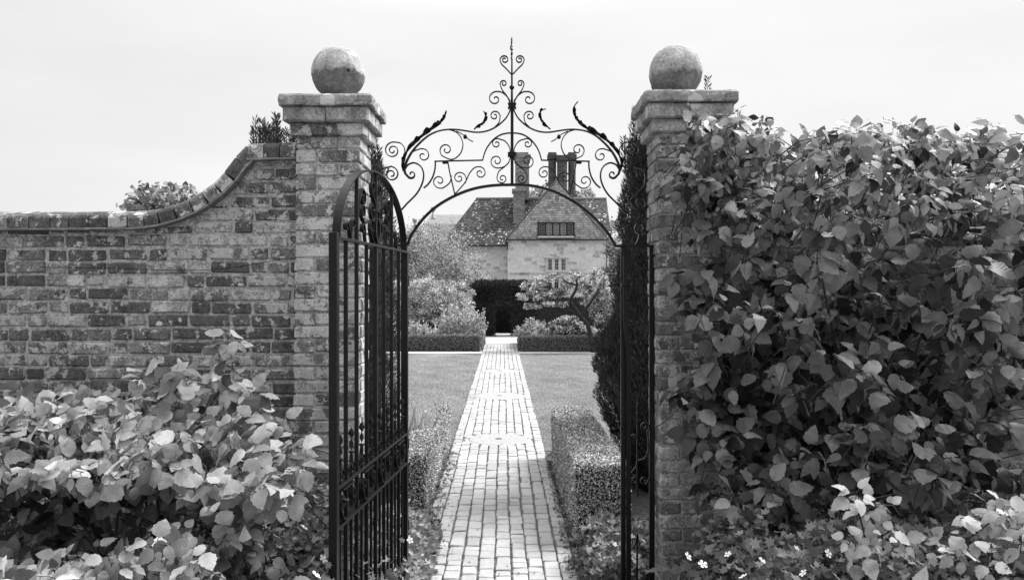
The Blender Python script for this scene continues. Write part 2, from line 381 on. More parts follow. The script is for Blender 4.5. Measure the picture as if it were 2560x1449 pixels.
# ------------------------------------------------------------------ brick walls with swept coping
CH = .0725                                    # course height
def wall(name, label, side):
    """front plane Y=4.25; side -1 left (runs to the left), +1 right (mirrored, ends lower)"""
    t = thing(name, label, 'wall', (side * 1.15, 4.25, 0))
    prof = [(740, 367), (700, 368), (660, 369), (618, 371), (606, 383), (590, 404), (565, 438), (539, 464), (515, 483), (492, 498), (445, 519.5), (402, 533), (351, 541), (300, 543), (186, 543), (60, 544), (-120, 545)]
    pts = []
    for px, py in prof:
        x, y, z = P(px, py, 4.22); pts.append((x, z))
    if side > 0:
        pts = [(-x + .0, z) for x, z in pts]
    xs = np.array([p[0] for p in pts]); zs = np.array([p[1] for p in pts]); o_ = np.argsort(xs); xs, zs = xs[o_], zs[o_]
    top = lambda x: float(np.interp(x, xs, zs)) - .062
    inner = side * 1.155; outer = side * 3.2
    lo, hi = sorted((inner, outer))
    Lx = lambda a: a - side * 1.15           # local
    mb = MB(); core = MB(); c = 0; z = .2
    while z < 2.62:
        x = lo - random.uniform(0, .2) if side < 0 else lo; k = c % 2
        end = hi
        cur = lo + (-.11 * k)
        pat = [.212, .212, .1, .212, .212, .1] if c % 3 else [.212, .212, .212, .1]
        pi_ = random.randrange(6)
        while cur < end:
            ln = pat[pi_ % len(pat)] * random.uniform(.96, 1.04); pi_ += 1
            a, b_ = max(cur, lo), min(cur + ln, end)
            if end - b_ < .05: b_ = end
            cur = b_ + .011
            if b_ - a < .03: continue
            zt = z + CH - .011; zc_ = min(top(a), top(b_), top((a + b_) / 2))
            if z > zc_: 
                # split narrower to follow the curve
                if z < max(top(a), top(b_)):
                    q = 3
                    for s_ in range(q):
                        a2 = a + (b_ - a) * s_ / q; b2 = a + (b_ - a) * (s_ + 1) / q; tt = min(top(a2), top(b2))
                        if tt > z + .012:
                            h_ = min(zt, tt) - z; mb.box((Lx((a2 + b2) / 2), .052 + random.uniform(-.002, .002), z + h_ / 2), ((b2 - a2) / 2 - .002, .05, h_ / 2), random.random(), 0, .003, .001)
                continue
            zt2 = min(zt, zc_); tone = random.random() ** 1.3
            wob = random.uniform(-.0025, .0025)
            wob += .004 * math.sin(a * 3.1 + c); mb.box((Lx((a + b_) / 2), .053 + random.uniform(-.004, .003), (z + zt2) / 2 + wob), ((b_ - a) / 2 - random.uniform(0, .004), .05, (zt2 - z) / 2 - random.uniform(0, .003)), tone, random.uniform(-.012, .012), .006, .0035)
        z += CH; c += 1
    # mortar body
    n = 60; vs = []
    for i in range(n + 1):
        x = lo + (hi - lo) * i / n; zt = top(x) + .005
        for (yy, zz) in ((.0125, 0), (.0125, zt), (.225, zt), (.225, 0)): vs.append((Lx(x), yy, zz))
    fs = [(i * 4 + k, i * 4 + (k + 1) % 4, (i + 1) * 4 + (k + 1) % 4, (i + 1) * 4 + k) for i in range(n) for k in range(4)] + [(0, 1, 2, 3)[::-1], tuple(n * 4 + k for k in range(4))]
    core.add(vs, fs); body = mb.build('brickwork', M_brick if side < 0 else M_brick_r, t); core.build('mortar', M_mortar, t)
    # coping: two tile creasing under bricks on edge with a rounded back
    seq = [(Lx(x), z) for x, z in pts]; dense = cr(seq, 10); cop = MB(); tl = MB()
    acc = 0; start = dense[0]; bl = .085; seg = [dense[0]]
    def lay(p, q):
        mxp = ((p[0] + q[0]) / 2, (p[1] + q[1]) / 2); an = math.atan2(q[1] - p[1], q[0] - p[0]); ln = math.hypot(q[0] - p[0], q[1] - p[1])
        if side < 0 : an += math.pi
        ca, sa = math.cos(an), math.sin(an); tone = random.random(); jy = random.uniform(-.006, .006); hh = .056
        n_ = 5
        prf = [(-.045, -hh), (-.045 + .001, -.006), (-.036, .008), (-.01, .024), (.05, .038), (.115, .043), (.18, .038), (.24, .024), (.27, -.004), (.27, -hh)]
        l2 = ln / 2 - .003; vs = []
        for sx2 in (-l2, l2):
            for yy, zz in prf:
                zz += random.uniform(-.002, .002)
                vs.append((mxp[0] + sx2 * ca - zz * sa, yy + jy, mxp[1] + sx2 * sa + zz * ca))
        m__ = len(prf); fs2 = [(k, (k + 1) % m__, m__ + (k + 1) % m__, m__ + k) for k in range(m__)] + [tuple(range(m__))[::-1], tuple(m__ + k for k in range(m__))]
        cop.add(vs, fs2, tone)
        # creasing tile, slightly proud
        def Mf(x, y, zz): return (mxp[0] + x * ca - (zz - hh - .009) * sa, .11 + y + jy * .5, mxp[1] + x * sa + (zz - hh - .009) * ca)
        tl.box((0, 0, 0), (ln / 2 + .004, .165 + random.uniform(-.004, .006), .006), random.random(), 0, .002, .0015, Mf)
    for p in dense[1:]:
        d_ = math.hypot(p[0] - start[0], p[1] - start[1])
        if d_ >= bl * random.uniform(.92, 1.06): lay(start, p); start = p
    cop.build('coping', M_coping, t); tl.build('creasing_tiles', M_tile_e, t)
    return t
wl = wall('brick_wall', 'lichen speckled brick wall sweeping down left of the gate, with curved brick coping', -1)
wr = wall('brick_wall', 'brick wall right of the gate, mostly hidden behind the large dark shrub', 1)
# an iron training wire on the left wall
mb = MB(); mb.tube([tuple(np.array(P(px, py, 4.235))) for px, py in cr([(100, 668), (300, 672), (450, 676), (560, 672), (640, 660), (718, 646)], 6)], .0018, 5)
tag(mb.build('training_wire', M_iron), 'thin rusty wire stretched across the left brick wall', 'wire')

# ------------------------------------------------------------------ gate pillars
def pillar(cx, lean, label, mat, dt):
    w_ = .336; f0 = 4.15; t = thing('gate_pillar', label, 'pillar', (cx, f0 + w_ / 2, 0), 'brick gate pillars')
    b = MB(); hw = w_ / 2; zt = H + (725 - 340 + dt) / F * f0; z = 0.0; k = 0; nc = int(round(zt / .0725)); ch = zt / nc
    for c in range(nc):
        zc = z + ch / 2; hh = ch / 2 - .0055; lx = lean * (zt - zc)
        s1 = .218; s2 = w_ - s1 - .009
        for q in range(4):
            a = q * math.pi / 2
            if k % 2 == 0: ccx, ccy = -hw + s1 / 2, -hw + .053
            else: ccx, ccy = hw - s1 / 2, -hw + .053
            x = ccx * math.cos(a) - ccy * math.sin(a); y = ccx * math.sin(a) + ccy * math.cos(a)
            if q % 2 == 0: hx, hy = s1 / 2, .053
            else: hx, hy = .053, s1 / 2
            b.box((x + lx + random.uniform(-.003, .003), y + random.uniform(-.003, .003), zc + random.uniform(-.0015, .0015)), (hx, hy, hh), random.random(), random.uniform(-.008, .008), .005, .003)
        z += ch; k += 1
    b.build('shaft', mat, t)
    m2 = MB(); m2.add([(x + (lean * zt if zz == 0 else 0), y, zz) for zz in (0, zt) for (x, y) in ((-hw + .0095, -hw + .0095), (hw - .0095, -hw + .0095), (hw - .0095, hw - .0095), (-hw + .0095, hw - .0095))],
                      [(0, 1, 5, 4), (1, 2, 6, 5), (2, 3, 7, 6), (3, 0, 4, 7), (4, 5, 6, 7)]); m2.build('mortar', M_mortar, t)
    # oversailing courses: rough edged blocks
    def course(z0, z1, ov, nm, m, blocks, rough):
        mb = MB(); h2 = hw + ov
        for s in range(4):
            a = s * math.pi / 2; xs = sorted([-h2] + [(-h2 + 2 * h2 * (i + random.uniform(-.15, .15)) / blocks) for i in range(1, blocks)] + [h2])
            for i in range(len(xs) - 1):
                l_, r_ = xs[i] + (.002 if i else 0), xs[i + 1] - .002
                x, y = (l_ + r_) / 2, -h2 + .07
                X = x * math.cos(a) - y * math.sin(a); Y = x * math.sin(a) + y * math.cos(a)
                hx, hy = ((r_ - l_) / 2, .07) if s % 2 == 0 else (.07, (r_ - l_) / 2)
                mb.box((X, Y, (z0 + z1) / 2), (hx, hy, (z1 - z0) / 2), random.random(), 0, .007, rough)
        mb.box((0, 0, (z0 + z1) / 2), (h2 - .02, h2 - .02, (z1 - z0) / 2 - .002)); mb.build(nm, m, t)
    zz = lambda py, ov: H + (725 - py + dt) / F * (f0 - ov)
    course(zt - .002, zz(306, .03), .028, 'corbel_course', M_brick_p if mat is M_brick_p else M_cap, 3, .004)
    course(zz(303, .055), zz(267, .055), .058, 'corbel_course', M_cap, 4, .004)
    # cap slab: irregular eroded outline
    mb = MB(); h2 = hw + .08; z0, z1 = zz(262, .08), zz(233, .08); n = 12; ring = []
    for s in range(4):
        a = s * math.pi / 2
        for i in range(n):
            x = -h2 + 2 * h2 * i / n; y = -h2; ring.append((x * math.cos(a) - y * math.sin(a), x * math.sin(a) + y * math.cos(a)))
    vs = []; lv = [(z0, .985), (z0 + .006, 1.0), ((z0 + z1) / 2, 1.008), (z1 - .012, 1.0), (z1 - .002, .972), (z1, .93)]
    for (z_, s_) in lv:
        for i, (x, y) in enumerate(ring):
            e = 1 + random.uniform(-.009, .009) - (.02 if i % n == 0 else 0); vs.append((x * s_ * e, y * s_ * e, z_ + random.uniform(-.0025, .0025)))
    m_n = len(ring); fs = [(j * m_n + i, j * m_n + (i + 1) % m_n, (j + 1) * m_n + (i + 1) % m_n, (j + 1) * m_n + i) for j in range(len(lv) - 1) for i in range(m_n)]
    fs += [tuple(range(m_n))[::-1], tuple((len(lv) - 1) * m_n + i for i in range(m_n))]
    mb.add(vs, fs); mb.build('cap_slab', M_cap, t, False)
    return t, z1
def ball(t, px, py, z1, seed):
    x, y, z = P(px, py, 4.318); r = .1462; mb = MB(); cx = t.location.x; cy = t.location.y; rr = random.Random(seed)
    x -= cx; prof = []; nseg = 48
    prof = [(.085, z1 - .004), (.088, z1 + .008), (.08, z - r * .93 if z - r * .93 > z1 + .01 else z1 + .012)]
    for i in range(4, 33):
        a = -math.pi / 2 + math.pi * i / 32; 
        if i == 32: prof.append((.001, z + r)); continue
        q = (r * math.cos(a), z + r * math.sin(a))
        if q[1] > prof[2][1]: prof.append(q)
    mb.lathe(prof, (x, 0, 0), nseg)
    # chipped surface
    for i, v in enumerate(mb.v):
        dx, dy, dz = v[0] - x, v[1], v[2] - z; n_ = math.sin(dx * 31 + seed) * math.sin(dy * 27 + 2 * seed) * math.sin(dz * 29 + .5) * .0045 + rr.uniform(-.0016, .0016)
        l = math.sqrt(dx * dx + dy * dy + dz * dz) or 1; mb.v[i] = (v[0] + dx / l * n_, v[1] + dy / l * n_, v[2] + dz / l * n_)
    o = mb.build('ball_finial', M_ball, t, True); return o
pl, z1l = pillar(P(820, 0, 4.15)[0], -.012, 'left brick gate pillar with pale lichen and a stone ball on its cap', M_brick_p, 0)
pr, z1r = pillar(P(1722, 0, 4.15)[0], .010, 'right brick gate pillar with stone ball, partly covered by the big shrub', M_brick_r, 10)
bo = ball(pl, 846, 184, z1l, 1); ball(pr, 1689, 181, z1r, 5)
mb = MB(); a = P(871, 176, 4.318 - .134); mb.lathe([(.006, -.008), (.007, 0), (.006, .008)], (a[0] - pl.location.x, a[1] - pl.location.y, a[2]), 8); mb.build('bolt_hole', M_core, bo)

# ------------------------------------------------------------------ iron overthrow
YS = 4.30
def c1(x, y):
    px, py = 940 + x / 2.587, 80 + y / 2.587; a = P(px, py, YS); return (a[0], a[2])
def c6(x, y):
    px, py = 1520 + x / 2.684, 100 + y / 2.684; a = P(px, py, YS); return (a[0], a[2])
def spiral(stem, c, deg, rend, n=46):
    """stem (2D, smoothed) followed by a spiral about c, all in picture-like units (y down)"""
    x, y = stem[-1]; a0 = math.atan2(y - c[1], x - c[0]); r0 = math.hypot(x - c[0], y - c[1]); sp = []
    for i in range(1, n + 1):
        t = i / n; a = a0 + R(deg) * t; r = r0 + (rend - r0) * (t ** .85); sp.append((c[0] + r * math.cos(a), c[1] + r * math.sin(a)))
    return cr(list(stem) + sp[:2], 6)[:-7] + sp if len(stem) > 1 else list(stem) + sp
def flatpts(pts, conv, mirror=False): return [conv((2 * 880 - x) if mirror else x, y) for x, y in pts]
scr = thing('iron_overthrow', 'black wrought iron arched screen with scrolls and spire between the pillars', 'ironwork', (0, YS, 0))
def bar(name, pts, th, dep, parent=None, **k):
    mb = MB(); mb.ribbon(pts, th, dep, 0); return mb.build(name, M_iron, parent or scr)
arch = [(205, 1378), (222, 1330), (245, 1290), (300, 1215), (370, 1147), (450, 1092), (550, 1043), (650, 1011), (760, 994), (880, 990), (1000, 995), (1110, 1020), (1200, 1056), (1290, 1107), (1370, 1167), (1440, 1232), (1490, 1290), (1530, 1350), (1548, 1385)]
bar('arch_bar', flatpts(cr(arch, 6), c1), .0135, .026)
bar('cross_bar', [c1(1545, 1385), c1(1795, 1385)], .013, .026)
bar('cross_bar', [c1(-30, 1385), c1(207, 1381)], .013, .026)
cp = thing  # (spire built as one mesh, collars as children)
mb = MB(); X0 = c1(880, 0)[0]; z_ = lambda y: c1(0, y)[1]
mb.box((X0, 0, (z_(990) + z_(480)) / 2), (.0082, .0082, (z_(480) - z_(990)) / 2), ch=.001)
mb.lathe([(.0075, z_(480)), (.0055, z_(370)), (.005, z_(280)), (.0042, z_(180))], (X0 - .001, 0, 0), 8)
spire = mb.build('spire', M_iron, scr)
def twist(name, zc, h, wmax, parent, x=X0, y=0, turns=1.0):
    mb = MB(); n = 16; vs = []
    for i in range(n + 1):
        t = i / n; wv = wmax * math.sin(math.pi * t) ** .8 + .0015; a = turns * math.pi * t; th = .002
        for (u, v) in ((-wv, -th), (wv, -th), (wv, th), (-wv, th)): vs.append((x + u * math.cos(a) - v * math.sin(a), y + u * math.sin(a) + v * math.cos(a), zc + h * (t - .5)))
    fs = [(i * 4 + k, i * 4 + (k + 1) % 4, (i + 1) * 4 + (k + 1) % 4, (i + 1) * 4 + k) for i in range(n) for k in range(4)] + [(3, 2, 1, 0), tuple(n * 4 + k for k in range(4))]
    mb.add(vs, fs); return mb.build(name, M_iron, parent)
twist('twisted_flame', z_(92), z_(60) - z_(130), .0115, spire, X0 - .002, 0, .8)
twist('twisted_flame', z_(158), z_(130) - z_(188), .0085, spire, X0 - .001, 0, 1.0)
twist('twisted_flame', z_(50), z_(37) - z_(66), .005, spire, X0 - .001, 0, .6)
def collar(x, z, w_, h_, p): 
    mb = MB(); mb.box((x, 0, z), (w_ / 2, .02, h_ / 2), ch=.003); mb.box((x, 0, z + h_ / 2 - .003), (w_ / 2 + .003, .023, .004), ch=.002); mb.box((x, 0, z - h_ / 2 + .003), (w_ / 2 + .003, .023, .004), ch=.002); return mb.build('collar', M_iron, p)
collar(X0, z_(480), .040, .029, spire); collar(X0, z_(795), .042, .022, spire)
mb = MB(); mb.lathe([(.003, -.015), (.010, -.010), (.0145, 0), (.010, .010), (.003, .015)], (X0 - .001, 0, z_(360)), 14); mb.build('knop', M_iron, spire, True)
T1, T2, D1 = .0052, .0068, .016
SC = [  # stem, centre, degrees, end radius, thickness
 ([(874, 275), (842, 240), (812, 210), (802, 184)], (832, 182), 500, 8, T1),
 ([(868, 450), (845, 415), (815, 375), (803, 340)], (826, 336), 430, 7, T1),
 ([(866, 458), (845, 417), (810, 391), (775, 388)], (772, 436), -430, 8, T1),
 ([(770, 615), (795, 588), (803, 548)], (767, 545), -470, 8, T1),
 ([(470, 632), (520, 650), (552, 690), (562, 740), (540, 795), (490, 826), (432, 805)], (455, 764), 470, 9, T1),
 ([(487, 930), (478, 975), (437, 1008)], (410, 966), 470, 8, T1),
 ([(512, 1048), (545, 1012), (580, 968), (605, 915), (638, 879), (670, 873)], (673, 914), 460, 8, T1),
 ([(576, 980), (584, 955), (577, 930)], (538, 946), -470, 8, T1),
 ([(868, 785), (862, 745), (835, 708), (800, 695)], (780, 724), -470, 7, T1),
 ([(870, 805), (858, 845), (830, 872), (795, 881)], (781, 836), 500, 9, T1),
 ([(860, 845), (830, 874), (795, 903), (783, 938)], (817, 949), -500, 8, T1),
 ([(212, 805), (240, 775), (285, 758)], (305, 802), 440, 8, T1),
 ([(186, 795), (185, 755), (160, 722), (122, 714)], (108, 768), -640, 10, T1),
]
for stem, c, dg, re, th in SC:
    for mir in (False, True):
        bar('scroll', flatpts(spiral(stem, c, dg, re), c1, mir), th, D1)
main = [(868, 505), (862, 522), (838, 562), (790, 606), (740, 634), (690, 648), (640, 650), (580, 641), (520, 633), (460, 633), (400, 644), (340, 672), (285, 718), (238, 770), (205, 825), (185, 880), (190, 918), (212, 940)]
for mir in (False, True):
    sp = spiral([(185, 880), (190, 918), (212, 942)], (230, 922), -330, 9)
    pts = cr(main[:-1], 6) + spiral([(212, 942)], (231, 922), -330, 9)
    th = [.0062 + .0065 * min(1, max(0, (i - 60) / 30)) * (1 - min(1, max(0, (i - 98) / 16)) ) for i in range(len(pts))]
    bar('main_scroll', flatpts(pts, c1, mir), th, .018)
    bar('inner_arch', flatpts([(378, 838), (500, 835), (690, 831)] + cr([(691, 826), (702, 786), (722, 744), (757, 700), (800, 670), (840, 658), (880, 655)], 6), c1, mir), .0062, .018)
    bar('bracket_bar', flatpts(cr([(384, 840), (381, 890), (364, 945), (335, 988), (308, 1010)], 6), c1, mir), .0075, .016)
    bar('strut', flatpts([(464, 838), (476, 905), (511, 1056)], c1, mir), .0068, .016)
    bar('scroll', flatpts(cr([(150, 1168), (200, 1112), (262, 1048), (299, 980), (308, 920), (290, 872), (248, 848), (208, 860), (190, 885)], 6), c1, mir), .0075, .018)
    # bud on its tendril
    q = flatpts(cr([(520, 643), (560, 664), (600, 697), (628, 711)], 5), c1, mir); bar('tendril', q, .0045, .01)
    bx, bz = flatpts([(577, 680)], c1, mir)[0]; mb = MB(); mb.lathe([(.002, -.013), (.010, -.007), (.0115, 0), (.009, .007), (.002, .015)], (bx, 0, bz), 12); mb.build('bud', M_iron, scr, True)
    bx, bz = flatpts([(446, 841)], c1, mir)[0]; mb = MB(); mb.box((bx, 0, bz - .003), (.014, .012, .008), ch=.003); mb.build('collar', M_iron, scr)
    # side-panel scrolls beside the pillar
    def cm(x, y):
        a = c6(x, y); return (2 * X0 - a[0], a[1]) if not mir else a
    bar('scroll', [cm(*p) for p in spiral([(133, 1150), (124, 1120), (150, 1080), (200, 1028), (243, 975), (250, 920), (235, 875), (172, 851)], (166, 903), -560, 12)], .0065, .016)
    bar('scroll', [cm(*p) for p in spiral([(160, 1058), (156, 1095), (178, 1127)], (214, 1092), -400, 18)], .006, .016)
    bar('scroll', [cm(*p) for p in spiral([(188, 1372), (205, 1340), (212, 1300)], (216, 1262), 330, 22)], .010, .03)
# acanthus leaves: jagged raised blades of real thickness
def acanthus(mid, wid, mirror_tip=1):
    mb = MB(); pts = cr(mid, 8); n = len(pts); vs = []
    for i, (x, y) in enumerate(pts):
        t = i / (n - 1); a = pts[max(i - 1, 0)]; b = pts[min(i + 1, n - 1)]; dx, dy = b[0] - a[0], b[1] - a[1]; l = math.hypot(dx, dy) or 1
        k = ((i + (3 if i % 23 > 11 else 0)) % (9 if i % 31 > 14 else 12)) / 10.0; wv = wid * (math.sin(math.pi * min(1, t * .93 + .05)) ** .7) * (.55 + .75 * k); nx, ny = dy / l, -dx / l
        x0, z0 = c1(x, y); x1, z1 = c1(x + nx * wv * mirror_tip, y + ny * wv * mirror_tip); x2, z2 = c1(x - nx * wv * .35 * mirror_tip, y - ny * wv * .35 * mirror_tip)
        wav = .010 * math.sin(i * .9)
        vs += [(x1, -.012 + wav, z1), (x0, -.002, z0), (x2, -.012, z2), (x2, -.008, z2), (x0, .003, z0), (x1, -.008 + wav, z1)]
    fs = [(i * 6 + k, i * 6 + (k + 1) % 6, (i + 1) * 6 + (k + 1) % 6, (i + 1) * 6 + k) for i in range(n - 1) for k in range(6)]
    fs += [(5, 4, 3, 2, 1, 0), tuple((n - 1) * 6 + k for k in range(6))]
    mb.add(vs, fs); return mb.build('acanthus_leaf', M_iron, scr)
acanthus([(176, 905), (180, 850), (205, 775), (262, 712), (330, 655), (390, 612), (435, 572), (452, 535), (458, 510)], 22, 1)
acanthus([(632, 634), (655, 612), (690, 590), (706, 560), (706, 535), (694, 516)], 16, -1)
acanthus([(1578, 905), (1585, 855), (1572, 805), (1530, 745), (1470, 690), (1400, 648), (1340, 615), (1300, 575), (1278, 530), (1280, 485), (1306, 452)], 20, -1)
acanthus([(1130, 632), (1098, 605), (1072, 570), (1064, 540), (1070, 512), (1098, 503)], 15, 1)
# side screen posts and lower scrollwork, right then left
def post(px0, px1, y0, y1, dep=.022, name='post', dy=0):
    a = P(px0, y0, YS); b = P(px1, y1, YS); mb = MB(); mb.box(((a[0] + b[0]) / 2, dy, (a[2] + b[2]) / 2), (abs(b[0] - a[0]) / 2, dep / 2, abs(a[2] - b[2]) / 2), ch=.002); return mb.build(name, M_iron, scr)
post(1552, 1564, 616, 1560, .026); post(1623, 1636, 612, 1560, .024)
post(1003, 1011, 616, 1560, .026); post(932, 944, 612, 1560, .024)
q = [P(px, py, 4.26) for px, py in cr([(1563, 640), (1563, 720), (1563, 790), (1566, 840), (1570, 890), (1571, 1000), (1571, 1200), (1571, 1560)], 6)]
mb = MB(); mb.ribbon([(a[0], a[2]) for a in q], .024, .02, 4.255 - YS); lb = mb.build('latch_bar', M_iron, scr)
mb = MB(); mb.box((P(1561, 713, 4.25)[0], -.055, P(0, 713, 4.25)[2]), (.016, .012, .009), ch=.002); mb.build('latch_keep', M_iron, lb); mb = MB(); mb.box((P(1557, 1072, 4.25)[0], -.03, P(0, 1072, 4.25)[2]), (.010, .012, .012), ch=.002); mb.build('latch_keep', M_iron, lb)
def c5(x, y): a = P(1500 + x / 1.63, 560 + y / 1.63, YS); return (a[0], a[2])
for mir in (False, True):
    f5 = (lambda x, y: c5(x, y)) if not mir else (lambda x, y: (2 * X0 - c5(x, y)[0], c5(x, y)[1]))
    bar('scroll', [f5(*p) for p in spiral([(128, 1012), (148, 985), (152, 965), (180, 955), (196, 925), (196, 880), (192, 845)], (180, 825), -420, 5)], .006, .014)
    bar('scroll', [f5(*p) for p in spiral([(128, 862), (140, 858), (150, 862)], (143, 862), 200, 3)], .006, .014)
    bar('scroll', [f5(*p) for p in spiral([(200, 1035), (188, 1058), (168, 1055)], (180, 1043), 300, 4)], .006, .014)
    bar('scroll', [f5(*p) for p in spiral([(128, 1035), (140, 1032)], (137, 1046), 330, 4)], .006, .014)
    bar('dog_bar', [f5(152, 700), f5(152, 1110)], [.004, .008], .01)
    bar('dog_bar', [f5(153, 1255), f5(151, 1300), f5(151, 1560)], [.003, .009, .008], .012)
    bar('foot_scroll', [f5(*p) for p in cr([(153, 1262), (160, 1300), (178, 1328), (205, 1340)], 6)], .006, .012)
    bar('foot_scroll', [f5(*p) for p in cr([(152, 1262), (145, 1300), (128, 1325)], 6)], .006, .012)
    for yy in (745, 768, 858): mb = MB(); xx, zz2 = f5(152, yy); mb.lathe([(.002, -.006), (.008, 0), (.002, .006)], (xx, 0, zz2), 8); mb.build('knop', M_iron, scr)

# ------------------------------------------------------------------ the open gate leaf
hx, hy = P(1013, 0, YS)[0], YS; Yf = YS / 1.395; fx = P(835, 0, Yf)[0]
GL = math.hypot(fx - hx, Yf - hy); ga = math.atan2(Yf - hy, fx - hx)
gt = thing('iron_gate', 'black wrought iron gate with arched top standing open towards the viewer', 'gate', (hx, hy, 0), None, ga)
def gbar(name, pts, th, dep, parent=None): mb = MB(); mb.ribbon(pts, th, dep, 0); return mb.build(name, M_iron, parent or gt)
def gbox(name, x, z0, z1, w_, d_): mb = MB(); mb.box((x, 0, (z0 + z1) / 2), (w_ / 2, d_ / 2, (z1 - z0) / 2), ch=.0025); return mb.build(name, M_iron, gt)
ZT, ZM, ZL, ZB = 2.058, 1.060, .900, .30
gbox('hinge_stile', 0.0, ZB - .04, ZT + .005, .030, .030); gbox('free_stile', GL, ZB - .04, ZT + .02, .036, .034)
for z, nm, th in ((ZT, 'top_rail', .012), (ZM, 'lock_rail', .012), (ZL, 'lower_rail', .012), (ZB, 'bottom_rail', .014)):
    mb = MB(); mb.box((GL / 2, 0, z), (GL / 2 - .012, .016, th / 2), ch=.0015); mb.build(nm, M_iron, gt)
AW, AH, AC = GL / 2 - .03, .345, GL / 2
for k in range(1, 8):
    x = GL * k / 8; topz = ZT
    if k in (2, 4, 6): topz = ZT + AH * math.sqrt(max(0, 1 - ((x - AC) / AW) ** 2))
    gbox('bar', x, ZB, topz - .002, .013, .017)
gbar('arch_band', [(AC + AW * math.cos(a), ZT + AH * math.sin(a)) for a in np.linspace(0, math.pi, 40)], .008, .034)
# S and C scrolls of broad strip in the arch
def gs(stem, c, dg, re, th=.0042, dep=.017, nm='scroll'): gbar(nm, spiral(stem, c, dg, re, 36), th, dep)
for s in (-1, 1):
    A = lambda u, z: (AC + s * u, ZT + z)
    def sc_(stem, c, dg, re, **k): gs([A(*p) for p in stem], A(*c), dg * (1 if s > 0 else -1), re, **k)
    sc_([(.012, .175), (.03, .205), (.068, .235)], (.055, .268), 420, .012)
    sc_([(.012, .175), (.035, .165), (.072, .19)], (.06, .15), -400, .012)
    sc_([(.30, .10), (.285, .17), (.24, .235)], (.215, .20), 420, .012)
    sc_([(.155, .10), (.19, .09), (.245, .12)], (.215, .14), 420, .012)
    sc_([(.01, .01), (.06, .02), (.105, .07)], (.07, .085), 300, .02)
    sc_([(.175, .0), (.185, .03), (.19, .06)], (.215, .065), -330, .012)
    sc_([(.40, .006), (.39, .06), (.385, .075)], (.36, .075), 330, .01)
    sc_([(.40, .006), (.42, .05), (.435, .06)], (.455, .055), -330, .01)
    mb = MB(); mb.ribbon(cr([A(.012, .13), A(.035, .10), A(.03, .05), A(.004, .01)], 6), [.010] * 19, .03, 0); mb.build('leaf', M_iron, gt)
# dog bars with twisted flames, and scroll frieze between the two rails
for k in range(8):
    x = GL * (k + .5) / 8; mb = MB(); mb.box((x, 0, (ZB + 1.16) / 2), (.005, .0055, (1.16 - ZB) / 2), ch=.001); d_ = mb.build('dog_bar', M_iron, gt)
    for z in (ZM + .018, 1.165, ZL + .02): mb = MB(); mb.lathe([(.004, -.006), (.012, -.003), (.012, .003), (.004, .006)], (x, 0, z), 10); mb.build('knop', M_iron, d_)
    twist('twisted_flame', 1.195, .045, .008, d_, x, 0, .9); twist('twisted_flame', 1.24, .05, .011, d_, x, 0, .9)
    for s in (-1, 1): gs([(x + s * .006, 1.15), (x + s * .012, 1.12), (x + s * .032, 1.115)], (x + s * .03, 1.093), -360 * s, .006, .003, .012)
for k in (1, 3, 5, 7):
    x = GL * k / 8
    for s in (-1, 1): gs([(x, ZL + .01), (x + s * .06, ZL + .02), (x + s * .10, ZL + .075)], (x + s * .072, ZL + .09), 400 * s, .008, .008, .03)
    mb = MB(); mb.box((x, 0, ZM - .02), (.075, .017, .004), ch=.001); mb.build('plate', M_iron, gt)
mb = MB()
for z in (.55, 1.0, 1.9): mb.lathe([(.012, -.03), (.018, -.028), (.018, .028), (.012, .03)], (-.02, 0, z), 10)
mb.build('hinge', M_iron, gt)

